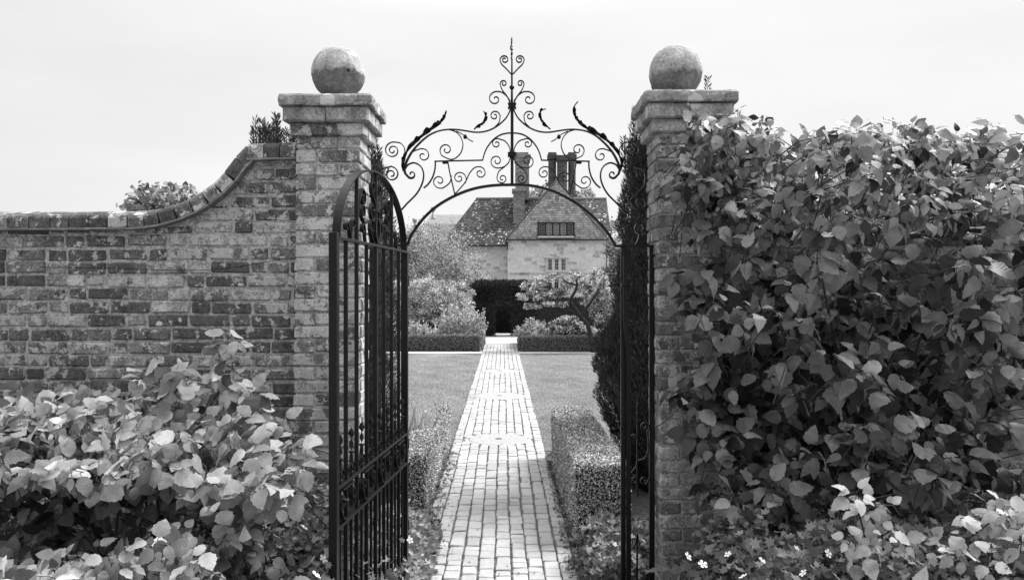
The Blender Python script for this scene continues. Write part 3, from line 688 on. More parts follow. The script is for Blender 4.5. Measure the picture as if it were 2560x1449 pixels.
# ------------------------------------------------------------------ clipped hedges
def hedge(name, label, x0, x1, y0, y1, h, n, ls, skew=0, group=None, m=None, top_amp=.015, z0=0):
    cx, cy = (x0 + x1) / 2, (y0 + y1) / 2; t = thing(name, label, 'hedge', (cx, cy, z0), group); m = m or M_box
    A = [('top', (x1 - x0) * (y1 - y0)), ('f', (x1 - x0) * h), ('b', (x1 - x0) * h), ('l', (y1 - y0) * h), ('r', (y1 - y0) * h)]
    tot = sum(a for _, a in A); pos = []; nor = []
    for k, a in A:
        c = int(n * a / tot); u = RNG.random(c); v = RNG.random(c); X = np.zeros((c, 3)); Nn = np.zeros((c, 3))
        if k == 'top': X[:, 0] = x0 + u * (x1 - x0); X[:, 1] = y0 + v * (y1 - y0); X[:, 2] = h; Nn[:, 2] = 1
        elif k in 'fb': X[:, 0] = x0 + u * (x1 - x0); X[:, 1] = y0 if k == 'f' else y1; X[:, 2] = v * h; Nn[:, 1] = -1 if k == 'f' else 1
        else: X[:, 1] = y0 + u * (y1 - y0); X[:, 0] = x0 if k == 'l' else x1; X[:, 2] = v * h; Nn[:, 0] = -1 if k == 'l' else 1
        bumpy = top_amp * .6 * (np.sin(X[:, 0] * 9 + X[:, 1] * 3) + np.sin(X[:, 1] * 7.3 + X[:, 2] * 8) + np.sin(X[:, 2] * 13 + X[:, 0] * 5)) * .6
        X += Nn * (bumpy + RNG.normal(0, ls * .35, c))[:, None]; pos.append(X); nor.append(Nn)
    pos = np.concatenate(pos); nor = np.concatenate(nor)
    pos[:, 0] += skew * (pos[:, 1] - cy); q = pos - np.array([cx, cy, 0])
    # round the arrises
    d = nrm(nor * .6 + rdir(len(q)) * .9 + np.array([0, 0, .35])); nn = nrm(nor * .9 + rdir(len(q)) * .55 + np.array([0, 0, .1]))
    scatter('foliage', WIDE, q, d, nn, ls * RNG.uniform(.7, 1.4, len(q)), np.clip(RNG.normal(.5, .35, len(q)), 0, 1), m, t, False)
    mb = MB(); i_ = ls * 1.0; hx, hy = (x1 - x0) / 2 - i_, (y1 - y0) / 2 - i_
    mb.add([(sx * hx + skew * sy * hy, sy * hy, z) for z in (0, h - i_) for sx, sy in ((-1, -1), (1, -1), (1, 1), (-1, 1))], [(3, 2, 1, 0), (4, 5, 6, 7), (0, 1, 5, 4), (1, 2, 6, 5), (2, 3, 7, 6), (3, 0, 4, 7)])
    mb.build('branches', M_core, t); return t  # solid dark core in place of branches, inner shade in its colour
hedge('box_hedge', 'near clipped box hedge along the right side of the path', .455, .83, 5.65, 8.5,   .58, 78000, .0135, -.012, 'box hedges', top_amp=.014)
hedge('box_hedge', 'near clipped box hedge on the left of the path behind the open gate', -.97, -.735, 6.5, 9.4, .46, 56000, .0135, -.012, 'box hedges', top_amp=.014)
hedge('box_hedge', 'low clipped box hedge across the far end of the left lawn', -9, pc(24) - .62, 23.55, 24.1, .46, 52000, .026, 0, 'box hedges', M_boxf, .008)
hedge('box_hedge', 'low clipped box hedge across the far end of the right lawn', pc(24) + .66, 9, 23.35, 23.9, .44, 52000, .026, 0, 'box hedges', M_boxf, .008)
hedge('box_hedge', 'short box hedge returning along the path beyond the left lawn', pc(25) - .9, pc(25) - .58, 24.15, 27, .46, 9000, .03, 0, 'box hedges', M_boxf)
hedge('box_hedge', 'short box hedge returning along the path beyond the right lawn', pc(25) + .6, pc(25) + .9, 23.95, 27, .5, 9000, .03, 0, 'box hedges', M_boxf)

# ------------------------------------------------------------------ upright yews behind the pillars
def irish_yew(label, x, y, prof, n, spikes):
    t = thing('yew_tree', label, 'tree', (x, y, 0), 'upright yew trees behind the pillars'); zs = np.array([p[0] for p in prof]); rs = np.array([p[1] for p in prof])
    z = RNG.uniform(zs[0], zs[-1], n * 2); r = np.interp(z, zs, rs); keep = RNG.random(n * 2) < r / rs.max(); z, r = z[keep], r[keep]; c = len(z)
    a = RNG.uniform(0, 2 * np.pi, c); lump = 1 + .06 * np.sin(a * 5 + z * 1.3) + .05 * np.sin(a * 11 - z * 4) + .05 * np.sin(z * 9 + a * 3) + .04 * np.sin(z * 21 + a * 8); rr = r * lump * (1 - np.abs(RNG.normal(0, .07, c)))
    pos = np.stack([rr * np.cos(a), rr * np.sin(a), z], 1); nor = np.stack([np.cos(a), np.sin(a), np.zeros(c)], 1)
    d = nrm(nor * .55 + np.array([0, 0, 1.0]) + rdir(c) * .45)
    P_, D_, N_, S_ = [pos], [d], [nor + rdir(c) * .5], [RNG.uniform(.018, .045, c)]
    stem = MB()
    for (ang, rad, z0, h) in spikes:
        b = np.array([rad * math.cos(ang), rad * math.sin(ang), z0]); lean = np.array([math.cos(ang), math.sin(ang), 0]) * .06
        m_ = int(h * 420); tt = RNG.random(m_); aa = RNG.uniform(0, 6.28, m_); pp = b + np.outer(tt * h, np.array([0, 0, 1]) + lean); rr2 = .035 * (1 - tt * .8)
        pp[:, 0] += np.cos(aa) * rr2; pp[:, 1] += np.sin(aa) * rr2; dd = np.stack([np.cos(aa), np.sin(aa), np.full(m_, 1.2)], 1)
        P_.append(pp); D_.append(nrm(dd)); N_.append(rdir(m_)); S_.append(RNG.uniform(.02, .05, m_)); stem.tube([b, b + (np.array([0, 0, 1]) + lean) * h], [.008, .002], 5)
    pos = np.concatenate(P_); nn = len(pos)
    scatter('crown', NEEDLE, pos, np.concatenate(D_), np.concatenate(N_), np.concatenate(S_) * 1.3, np.clip(RNG.normal(.4, .3, nn), 0, 1), M_yewc, t, False)
    stem.lathe([(.09, 0), (.07, .6)], seg=10); stem.build('trunk', M_bark, t)
    mb = MB(); pr_ = [(max(.02, np.interp(zz, zs, rs) * .86), zz) for zz in np.linspace(zs[0] + .05, zs[-1] - .15, 14)]; mb.lathe(pr_, seg=18); mb.build('branches', M_core, t)  # solid dark core following the crown, coloured as its shaded inside
spr = [(random.uniform(0, 6.28), random.uniform(.05, .42), random.uniform(3.05, 3.3), random.uniform(.2, .5)) for _ in range(34)]
spr += [(math.pi + random.uniform(-.5, .5), random.uniform(.36, .5), random.uniform(2.9, 3.1), random.uniform(.2, .35)) for _ in range(12)]
spr += [(0.1, .25, 3.2, .66), (-.1, .52, 3.0, .52), (.2, .49, 3.0, .45)]
irish_yew('dark upright yew tree with spiky top behind the right gate pillar', 1.58, 7.4, [(.0, .45), (.25, .52), (.7, .70), (1.0, .78), (1.35, .76), (1.6, .64), (2.0, .56), (2.5, .53), (3.0, .49), (3.25, .34)], 90000, spr)
spl = [(math.pi + random.uniform(-.9, .9), random.uniform(.4, .58), random.uniform(2.9, 3.1), random.uniform(.3, .5)) for _ in range(22)] + [(random.uniform(-1.2, 1.2), random.uniform(.4, .6), random.uniform(2.75, 3.0), random.uniform(.15, .4)) for _ in range(20)]
irish_yew('dark upright yew tree with spiky top behind the left gate pillar', -1.83, 7.4, [(.0, .55), (.3, .64), (.9, .70), (1.5, .70), (2.1, .70), (2.6, .66), (3.0, .60), (3.15, .34)], 50000, spl)

# ------------------------------------------------------------------ tall dark yew hedge with cut opening at the end of the path
def yew_block(t, nm, x0, x1, y0, y1, z0, z1, n, ls=.06, rough=.05):
    S_ = [((x1 - x0) * (y1 - y0), 2, 1), ((x1 - x0) * (z1 - z0), 1, -1), ((y1 - y0) * (z1 - z0), 0, -1), ((y1 - y0) * (z1 - z0), 0, 1), ((x1 - x0) * (y1 - y0) * .5, 2, -1)]
    tot = sum(s[0] for s in S_); lo = np.array([x0, y0, z0]); hi = np.array([x1, y1, z1]); PP = []; NN = []
    for a, ax, sg in S_:
        c = int(n * a / tot); q = lo + RNG.random((c, 3)) * (hi - lo); q[:, ax] = hi[ax] if sg > 0 else lo[ax]; nn = np.zeros((c, 3)); nn[:, ax] = sg
        q += nn * RNG.normal(0, rough, c)[:, None]; PP.append(q); NN.append(nn)
    q = np.concatenate(PP); nn = np.concatenate(NN)
    q -= np.array(t.location); return q, nn
ty = thing('yew_arch', 'tall dark clipped yew hedge with arched opening at the far end of the path', 'hedge', (-.5, 31.5, 0))
qs, ns = [], []
for (a, b_, c_, d_, e_, f_, n_) in ((-1.65, -.82, 31, 32.2, 0, 1.9, 9000), (.1, .85, 31, 32.2, 0, 1.9, 9000), (-1.5, .65, 31, 33.2, 1.5, 2.1, 18000), (-2.3, -1.6, 31.2, 32.2, 0, 1.15, 6000), (.8, 4.6, 31.2, 32.2, 0, 1.4, 16000), (-7, -2.2, 31.3, 32.2, 0, 1.1, 12000)):
    q, n_2 = yew_block(ty, '', a, b_, c_, d_, e_, f_, n_); qs.append(q); ns.append(n_2)
q = np.concatenate(qs); n_2 = np.concatenate(ns)
scatter('foliage', NEEDLE, q, nrm(n_2 + rdir(len(q)) * .8 + np.array([0, 0, .5])), nrm(n_2 + rdir(len(q))), RNG.uniform(.06, .14, len(q)), RNG.random(len(q)), M_yew, ty, False)
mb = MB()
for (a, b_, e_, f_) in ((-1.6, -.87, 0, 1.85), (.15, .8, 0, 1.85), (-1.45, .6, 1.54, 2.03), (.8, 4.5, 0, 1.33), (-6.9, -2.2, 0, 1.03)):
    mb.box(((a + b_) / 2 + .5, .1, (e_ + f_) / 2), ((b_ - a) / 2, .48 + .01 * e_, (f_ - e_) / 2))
mb.build('branches', M_core, ty)  # solid dark blocks filling the hedge, shade of the inside as colour
th_ = thing('yew_hedge', 'dark yew hedge seen through the arched opening', 'hedge', (-.4, 34.5, 0))
q, n_2 = yew_block(th_, '', -2.2, 1.6, 34.2, 35, 0, 1.22, 12000); q2, n2_ = yew_block(th_, '', -2.4, 1.8, 35.2, 36, 0, 1.95, 10000); q = np.concatenate([q, q2]); n_2 = np.concatenate([n_2, n2_])
scatter('foliage', NEEDLE, q, nrm(n_2 + rdir(len(q)) * .8 + np.array([0, 0, .5])), nrm(n_2 + rdir(len(q))), RNG.uniform(.06, .13, len(q)), RNG.random(len(q)), M_yew, th_, False)
mb = MB(); mb.box((0, .1, .6), (1.8, .3, .58)); mb.box((0, .9, .93), (1.95, .502, .93)); mb.build('branches', M_core, th_)  # dark filler blocks, coloured for the shade behind the needles

# ------------------------------------------------------------------ trees and bushes in the garden
def plant(name, label, cat, loc, blobs, n, ls, m=None, group=None, trunk=None, tmat=None, tone=(.5, .25), holes=.25, tpl=None, up=.3, clump=.085):
    t = thing(name, label, cat, loc, group); m = m or M_tree; PP = []; NN = []; vol = sum(b[3] * b[5] + .05 for b in blobs); TT = []
    for (bx, by, bz, rx, ry, rz) in blobs:
        c = int(n * (rx * rz + .05) / vol); k = max(10, c // 85); cc = rdir(k) * (RNG.random((k, 1)) ** .35); cc[:, 2] = np.where(cc[:, 2] < -.5, cc[:, 2] * .7, cc[:, 2])
        ct = RNG.normal(0, .16, k); idx = RNG.integers(0, k, c); off = RNG.normal(0, 1, (c, 3)) * clump
        u = cc[idx] + off; q = u * np.array([rx, ry, rz]) + np.array([bx, by, bz]); PP.append(q); NN.append(nrm(u + 1e-6)); TT.append(ct[idx])
    q = np.concatenate(PP); nn = np.concatenate(NN); tt = np.concatenate(TT); ok = q[:, 2] > .03; q, nn, tt = q[ok], nn[ok], tt[ok]; c = len(q)
    scatter('crown' if trunk else 'foliage', tpl or WIDE, q, nrm(rdir(c) + nn * .5 + np.array([0, 0, up])), nrm(nn * .6 + rdir(c) + np.array([0, 0, .5])), ls * RNG.uniform(.6, 1.4, c), np.clip(RNG.normal(tone[0], tone[1] * 1.4, c) + tt, 0, 1), m, t, False)
    mb = MB()
    if trunk:
        for pts, r0, r1 in trunk:
            p_ = cr(pts, 5); mb.tube(p_, [r0 + (r1 - r0) * i / (len(p_) - 1) for i in range(len(p_))], 8)
        mb.build('trunk', tmat or M_bark, t, True)
    else:
        for (bx, by, bz, rx, ry, rz) in blobs:
            for _ in range(4): mb.tube([(bx + random.uniform(-.1, .1) * rx, by, 0), (bx + random.uniform(-.6, .6) * rx, by + random.uniform(-.4, .4) * ry, bz + rz * random.uniform(-.1, .7))], [.012, .004], 5)
        mb.build('stems', M_stem, t)
    return t
def W(px, py, Y): return P(px, py, Y)
# left: big rounded pale tree, mid-distance
x, y, z = W(1085, 660, 38)
plant('garden_tree', 'large rounded pale leaved tree in front of the house, left', 'tree', (x, 38, 0), [(0, 0, 2.9, 2.3, 2, 2.2), (1.5, .3, 2.0, 1.35, 1.4, 1.45), (-1.5, 0, 2.5, 1.6, 1.6, 1.7), (.7, 0, 1.3, 1.8, 1.4, 1.1), (-3, 0, 2.6, 1.8, 1.8, 1.9)], 62000, .075, M_tree, None, [([(0, 0, 0), (.1, 0, 1), (0, 0, 2.4)], .2, .08), ([(0, 0, .8), (.8, .1, 1.6), (1.3, .2, 2.2)], .1, .04), ([(0, 0, .9), (-.9, .1, 1.8), (-1.4, 0, 2.5)], .1, .04)])
x, y, z = W(1095, 760, 29)
plant('fruit_tree', 'bushy pale fruit tree behind the left end hedge', 'tree', (x, 29, 0), [(-.5, 0, 1.5, 1.15, 1.0, .85), (.5, 0, 1.45, .85, .8, .75), (1.05, 0, 1.0, .45, .5, .35), (-1.3, 0, 1.3, 1.0, .8, .85), (0, 0, 1.0, 1.3, .7, .5)], 42000, .052, M_bush, None, [([(-.5, 0, 0), (-.35, 0, .5), (0, 0, .9), (.5, 0, 1.2), (1.0, 0, 1.25)], .08, .03), ([(-.3, 0, .5), (-.6, 0, 1.0), (-1.0, 0, 1.6)], .06, .02), ([(.0, 0, .9), (.15, 0, 1.4), (.4, 0, 1.9)], .05, .02)])
# apple tree, right, leaning trunk
x0, y0, _ = W(1482, 884, 23.0)
def tl_(px, py, dy=0): a = W(px, py, 23.0 + dy); return (a[0] - x0, dy, a[2])
tr = [([tl_(1484, 888), tl_(1478, 850), tl_(1470, 815), tl_(1452, 793), tl_(1430, 780), tl_(1400, 775), tl_(1382, 768)], .075, .035),
      ([tl_(1452, 793), tl_(1440, 775), tl_(1427, 752), tl_(1438, 728), tl_(1443, 712), tl_(1440, 700)], .06, .03),
      ([tl_(1440, 712), tl_(1428, 710), tl_(1412, 702), tl_(1405, 695)], .03, .014), ([tl_(1452, 793), tl_(1466, 770), tl_(1485, 745), tl_(1500, 720)], .05, .02),
      ([tl_(1400, 775), tl_(1385, 756), tl_(1360, 742), tl_(1335, 738)], .035, .012), ([tl_(1430, 780), tl_(1410, 768), tl_(1375, 770), tl_(1350, 765)], .02, .01)]
def bl(px, py, rx, rz, dy=0): a = W(px, py, 23 + dy); return (a[0] - x0, dy, a[2], rx / F * 23, .5, rz / F * 23)
plant('apple_tree', 'old apple tree with dark crooked trunk over the right end hedge', 'tree', (x0, y0, 0), [bl(1325, 722, 20, 15, .3), bl(1350, 705, 22, 17, .5), bl(1385, 698, 20, 13, .5), bl(1305, 742, 14, 10, .2), bl(1345, 742, 22, 14, .4), bl(1385, 735, 22, 17, .6), bl(1418, 722, 18, 18, .3), bl(1330, 766, 18, 8, .3), bl(1372, 760, 16, 8, .1), bl(1462, 722, 18, 22, .5), bl(1472, 757, 20, 18, .6), bl(1498, 700, 22, 24, .6), bl(1508, 745, 24, 34, .6), bl(1532, 760, 26, 40, .6), bl(1440, 692, 18, 10, .5), bl(1495, 790, 20, 22, .6), bl(1400, 760, 14, 8, .3)], 19000, .05, M_bush, None, tr, holes=.4, clump=.17, tone=(.38, .3))
# far right tree mass between yew and house
x, y, z = W(1535, 700, 42)
plant('garden_tree', 'dense tree beside the right end of the house', 'tree', (x + .9, 42, 0), [(0, 0, 3, 1.5, 1.5, 1.9), (.8, 0, 4.2, 1.2, 1.2, 1.5), (-.2, 0, 1.4, 1.4, 1.4, 1.2)], 20000, .12, M_tree, None, [([(0, 0, 0), (0, 0, 1.5), (.1, 0, 3)], .16, .06)], tone=(.25, .2))
# border plants behind the end hedges
def spiky(name, label, x, y, w_, h, n, m=M_bush):
    t = thing(name, label, 'plant', (x, y, 0), 'border plants behind the end hedges'); c = n
    b = np.stack([RNG.uniform(-w_, w_, c), RNG.uniform(-.3, .3, c), np.zeros(c)], 1); mb = MB(); PP = []; DD = []
    for i in range(c):
        hh = h * random.uniform(.6, 1.1); ln = b[i] + np.array([random.uniform(-.2, .35), 0, hh]); mb.tube([b[i], ln], [.008, .003], 4)
        k = 40; tt = RNG.uniform(.25, 1, k); PP.append(b[i] + np.outer(tt, ln - b[i]) + RNG.normal(0, .015, (k, 3))); DD.append(rdir(k) + np.array([0, 0, .8]))
    q = np.concatenate(PP); d = np.concatenate(DD)
    scatter('foliage', SML, q, nrm(d), rdir(len(q)), RNG.uniform(.04, .09, len(q)), np.clip(RNG.normal(.55, .3, len(q)), 0, 1), m, t, False); mb.build('stems', M_gstem, t)
spiky('border_plant', 'tall spiky perennials above the left end hedge next to the path', W(1150, 0, 25.5)[0], 25.0, .55, 1.3, 80)
spiky('border_plant', 'slender leaning stems beside the path, right of the tall perennials', W(1192, 0, 25.5)[0], 25.0, .22, 1.05, 26)
spiky('border_plant', 'low feathery perennials at the left end of the left hedge', W(1060, 0, 25.5)[0], 25.4, .8, .78, 110)
plant('border_plant', 'fine pale feathery bush behind the right end hedge by the path', 'bush', (W(1335, 0, 25)[0], 25, 0), [(0, 0, .5, .42, .35, .42), (-.35, 0, .35, .3, .3, .35), (.35, 0, .5, .35, .3, .35)], 11000, .04, M_bush, 'border plants behind the end hedges', tpl=SML)
plant('border_plant', 'rounded glossy bush below the apple tree', 'bush', (W(1420, 0, 25)[0], 25, 0), [(0, 0, .65, .5, .4, .38), (.3, 0, .45, .35, .3, .3), (-.2, 0, .4, .4, .3, .3)], 8000, .075, M_bush, 'border plants behind the end hedges', tpl=SML, tone=(.45, .35))
plant('border_plant', 'low leafy clump at the right end under the apple tree', 'bush', (W(1475, 0, 25)[0], 25, 0), [(0, 0, .35, .35, .3, .3), (.6, 0, .4, .5, .3, .35)], 5000, .06, M_bush, 'border plants behind the end hedges', tpl=SML)
# iris clump behind the gate
ti = thing('iris_clump', 'clump of upright sword shaped iris leaves beside the left box hedge', 'plant', (-1.07, 8.0, 0)); n = 46
q = np.stack([RNG.normal(0, .09, n), RNG.normal(0, .08, n), np.full(n, .02)], 1); d = nrm(np.stack([RNG.normal(0.05, .28, n), RNG.normal(0, .2, n), np.ones(n)], 1))
scatter('foliage', strap_leaf(.03, .12), q, d, rdir(n), RNG.uniform(.5, .8, n), RNG.uniform(.3, 1, n), M_leaf_l, ti)

# ------------------------------------------------------------------ the house
YH = 50.0
def hp(px, py, Y=YH): return P(px, py, Y)
house = thing('stone_house', 'stone country house with tile hung gable, tiled roofs and tall brick chimneys', 'house', (hp(1392, 0)[0], YH, 0)); hx0, hy0 = house.location.x, YH
def hl(px, py, Y=YH): a = P(px, py, Y); return (a[0] - hx0, a[1] - hy0, a[2])
def rows_mat(name, lo, hi, course, spots, wid=.2, fl=False):
    g = G(name); br = g.n.new('ShaderNodeTexBrick'); br.inputs['Scale'].default_value = 1; br.inputs['Row Height'].default_value = course; br.inputs['Brick Width'].default_value = wid
    br.inputs['Mortar Size'].default_value = .012; br.inputs['Color1'].default_value = (0, 0, 0, 1); br.inputs['Color2'].default_value = (1, 1, 1, 1); br.inputs['Mortar'].default_value = (.0, .0, .0, 1); br.inputs['Bias'].default_value = 0
    s_ = g.n.new('ShaderNodeSeparateXYZ'); g.l.new(g.tc.outputs['Object'], s_.inputs[0]); cb = g.n.new('ShaderNodeCombineXYZ'); g.l.new(g.math('ADD', s_.outputs[0], s_.outputs[1] if fl else 0.0), cb.inputs[0]); g.l.new(s_.outputs[2], cb.inputs[1]); g.l.new(cb.outputs[0], br.inputs['Vector'])
    b2 = g.n.new('ShaderNodeRGBToBW'); g.l.new(br.outputs['Color'], b2.inputs[0]); base = g.mix(b2.outputs[0], lo, hi)
    base = g.math('MULTIPLY', base, g.ramp(g.noise(6, 6, .75), .3, .7, .6, 1.4)); base = g.mix(br.outputs['Fac'], base, lo * .55)
    if spots:
        nn = g.noise(1.0, 2); d, c = g.voro(4.6); base = g.mix(g.math('MULTIPLY', g.ramp(g.math('ADD', d, g.math('MULTIPLY', g.noise(9, 3), .5)), .56, .5), g.ramp(nn, .42, .55)), base, spots)
    return g.out(base, .9, br.outputs['Fac'], -.5, .03)
M_roof = rows_mat('lichened_roof_tile', .035, .12, .12, .55); M_tileh = rows_mat('hung_tile', .26, .55, .15, 0, .18); M_stone = None
g = G('ashlar_stone'); br = g.n.new('ShaderNodeTexBrick'); br.offset = .5; br.squash_frequency = 3; br.squash = .7
for k, v in (('Scale', 1), ('Row Height', .23), ('Brick Width', .46), ('Mortar Size', .012), ('Bias', -.1)): br.inputs[k].default_value = v
br.inputs['Color1'].default_value = (0, 0, 0, 1); br.inputs['Color2'].default_value = (1, 1, 1, 1); br.inputs['Mortar'].default_value = (.4, .4, .4, 1)
s_ = g.n.new('ShaderNodeSeparateXYZ'); g.l.new(g.tc.outputs['Object'], s_.inputs[0]); cb = g.n.new('ShaderNodeCombineXYZ'); g.l.new(g.math('ADD', s_.outputs[0], s_.outputs[1]), cb.inputs[0]); g.l.new(s_.outputs[2], cb.inputs[1]); g.l.new(cb.outputs[0], br.inputs['Vector'])
b2 = g.n.new('ShaderNodeRGBToBW'); g.l.new(br.outputs['Color'], b2.inputs[0]); t = b2.outputs[0]
base = g.mix(g.ramp(t, .04, .16), .42, g.mix(t, .60, .73)); base = g.math('MULTIPLY', base, g.ramp(g.noise(5, 6, .7), .3, .7, .78, 1.2)); M_stone = g.out(base, .9, br.outputs['Fac'], -.4, .02)
M_white = mk('pale_frame', .5, .7, 5, .6, .1); M_dark = mk('dark_timber', .03, .06, 10)
g = G('leaded_glass'); M_glass = g.out(.015, .35, None, spec=.25)
def poly(name, front, depth, m, parent, dirv=(0, 1, 0)):
    """prism: front polygon (local points) pushed back by depth"""
    n = len(front); bk = [(x + dirv[0] * depth, y + dirv[1] * depth, z + dirv[2] * depth) for x, y, z in front]; mb = MB(); mb.add(list(front) + bk, [tuple(range(n))[::-1][::-1], tuple(range(n, 2 * n))[::-1]] + [(i, n + i, n + (i + 1) % n, (i + 1) % n) for i in range(n)]); return mb.build(name, m, parent)
def zb(p): return (p[0], p[1], 0)
# gabled wing: wall then tile hung gable 6 cm proud
poly('wall', [zb(hl(1270, 0)), zb(hl(1515, 0)), hl(1515, 597), hl(1270, 597)], 6, M_stone, house)
ap = [hl(1264, 600), hl(1270, 595), hl(1300, 560), hl(1392, 452), hl(1482, 557), hl(1516, 595), hl(1521, 600)]
gab = poly('hung_tile_gable', [(x, y - .10, z) for x, y, z in ap], 6, M_tileh, house)
for side in (0, 1):       # verge tiles and the wing's roof slopes
    pts = [hl(1262, 602), hl(1298, 560), hl(1392, 450)] if side == 0 else [hl(1523, 602), hl(1484, 557), hl(1392, 450)]
    vs = []
    for x, y, z in pts: vs += [(x, -.14, z), (x, -.14, z + .09), (x, 6.2, z + .09), (x, 6.2, z)]
    mb = MB(); mb.add(vs, [(i * 4 + k, i * 4 + (k + 1) % 4, (i + 1) * 4 + (k + 1) % 4, (i + 1) * 4 + k) for i in range(2) for k in range(4)] + [(0, 1, 2, 3), (8, 9, 10, 11)]); mb.build('wing_roof', M_tile_e, house)
mb = MB(); a = hl(1266, 599); b_ = hl(1518, 599); mb.box(((a[0] + b_[0]) / 2, -.15, a[2] - .03), ((b_[0] - a[0]) / 2, .09, .035)); mb.build('drip_course', M_dark, house)
def window(px0, py0, px1, py1, n, cols, rows, y, frame_m, mull, bright=None):
    a = hl(px0, py1); b_ = hl(px1, py0); w_ = b_[0] - a[0]; hh = b_[2] - a[2]
    mb = MB(); cx = (a[0] + b_[0]) / 2; cz = (a[2] + b_[2]) / 2
    mb.box((cx, y - .05, b_[2] + .03), (w_ / 2 + .06, .06, .04)); mb.box((cx, y - .07, a[2] - .05), (w_ / 2 + .1, .1, .05))
    for i in range(n + 1): mb.box((a[0] + w_ * i / n, y - .04, cz), (mull if 0 < i < n else .05, .045, hh / 2))
    fr = mb.build('window', frame_m, house)
    m2 = MB(); m2.box((cx, y - .005, cz), (w_ / 2, .012, hh / 2)); m2.build('pane', M_glass, fr)
    m3 = MB(); lw = w_ / n
    for i in range(n):
        x0_ = a[0] + lw * i + mull + .02; x1_ = a[0] + lw * (i + 1) - mull - .02; th = .02 if (bright and i in bright) else .007
        for c in range(cols + 1): m3.box((x0_ + (x1_ - x0_) * c / cols, y - .03, cz), (th if c in (0, cols) else th * .55, .01, hh / 2 - .04))
        for r in range(rows + 1): m3.box(((x0_ + x1_) / 2, y - .031, a[2] + .04 + (hh - .08) * r / rows), ((x1_ - x0_) / 2, .009, th if r in (0, rows) else th * .55))
    m3.build('glazing_bars', M_white, fr); return fr
wn = window(1346, 559, 1434, 588, 5, 3, 4, -.12, M_dark, .07, (1, 2, 3))
a = hl(1344, 594); b_ = hl(1434, 590); mb = MB(); mb.box(((a[0] + b_[0]) / 2, -.26, a[2] + .02), ((b_[0] - a[0]) / 2, .12, .05)); mb.build('sill', M_white, wn)
wn = window(1367, 647, 1416, 676, 3, 2, 3, -.02, M_white, .07, (0, 1, 2)); a = hl(1358, 643); b_ = hl(1421, 640); mb = MB(); mb.box(((a[0] + b_[0]) / 2, -.08, a[2]), ((b_[0] - a[0]) / 2, .1, .05)); mb.build('drip_mould', M_stone, wn)
window(1366, 702, 1416, 740, 3, 2, 4, -.02, M_white, .07)
a = hl(1270, 681); b_ = hl(1515, 681); mb = MB(); mb.box(((a[0] + b_[0]) / 2, -.03, a[2]), ((b_[0] - a[0]) / 2, .04, .05)); mb.build('string_course', M_stone, house)
a = hl(1384, 508); b_ = hl(1400, 488); mb = MB(); cx = (a[0] + b_[0]) / 2; mb.box((cx, -.14, (a[2] + b_[2]) / 2), ((b_[0] - a[0]) / 2, .05, (b_[2] - a[2]) / 2))
vn = mb.build('vent', M_white, house); mb = MB()
for i in range(5): mb.box((cx, -.2, a[2] + .08 + i * .09), (.15, .012, .02))
mb.build('louvre', M_dark, vn)
# main range behind the wing, set back 3 m
YM = 53.0
def hm(px, py): return hl(px, py, YM)
poly('wall', [zb(hm(1130, 0)), zb(hm(1268, 0)), hm(1268, 612), hm(1130, 612)], 7, M_stone, house)
poly('wall', [zb(hm(1518, 0)), zb(hm(1522, 0)), hm(1522, 612), hm(1518, 612)], 7, M_stone, house)
e0 = hm(1102, 613); e1 = hm(1530, 613); r0 = hl(1190, 497, 56.5); r1 = hl(1516, 497, 56.5); zb_ = e0[2]
mb = MB(); mb.add([(e0[0], e0[1] - .3, zb_), (e1[0], e1[1] - .3, zb_), r1, r0, (e0[0], e0[1] + 7, zb_), (e1[0] - .3, e1[1] + 7, zb_)], [(0, 1, 2, 3), (4, 3, 2, 5), (0, 3, 4), (1, 5, 2), (0, 4, 5, 1)]); rf = mb.build('roof', M_roof, house)
mb = MB(); mb.box(((e0[0] + e1[0]) / 2, e0[1] - .36, zb_ - .06), ((e1[0] - e0[0]) / 2, .06, .05)); mb.build('gutter', M_dark, house)
mb = MB(); mb.tube([r0, r1], .1, 8); mb.build('ridge', M_tile_e, house)
M_lowroof = mk('weathered_low_roof', .16, .26, 3)
# plain lower roof farther left with finials
Yb = 60
poly('wall', [zb(hl(1063, 0, Yb)), zb(hl(1150, 0, Yb)), hl(1150, 560, Yb), hl(1063, 560, Yb)], 6, M_stone, house)
mb = MB(); a = hl(1062, 562, Yb); b_ = hl(1160, 562, Yb); c_ = hl(1160, 537, Yb + 3); d_ = hl(1077, 537, Yb + 3); mb.add([a, b_, c_, d_, (a[0], a[1] + 6, a[2]), (b_[0], b_[1] + 6, b_[2])], [(0, 1, 2, 3), (0, 3, 4), (3, 2, 5, 4)]); mb.build('roof', M_lowroof, house)
# chimneys
def chimney(label, segs, parts_m):
    mb = MB()
    for (px0, px1, py0, py1, Y, dp, oc) in segs:
        a = hl(px0, py1, Y); b_ = hl(px1, py0, Y); cx = (a[0] + b_[0]) / 2; hw = (b_[0] - a[0]) / 2
        if oc: mb.lathe([(hw * 1.05, a[2]), (hw * 1.05, b_[2])], (cx, a[1] + hw, 0), 8, .5, math.pi / 8)
        else: mb.box((cx, a[1] + dp / 2, (a[2] + b_[2]) / 2), (hw, dp / 2, (b_[2] - a[2]) / 2))
    return mb.build('chimney', parts_m, house)
M_chim = rows_mat('chimney_brick', .2, .38, .085, 0, .24, True); M_chim2 = rows_mat('dark_chimney_brick', .07, .15, .085, 0, .24, True)
chimney('', [(1283, 1312, 478, 560, 54.4, 1.3, 0), (1280, 1315, 472, 479, 54.3, 1.5, 0), (1288, 1323, 402, 500, 56, .9, 0), (1286, 1325, 394, 403, 55.95, 1.05, 0), (1284, 1327, 386, 395, 55.9, 1.2, 0), (1290, 1321, 381, 386, 55.9, 1.2, 0)], M_chim)
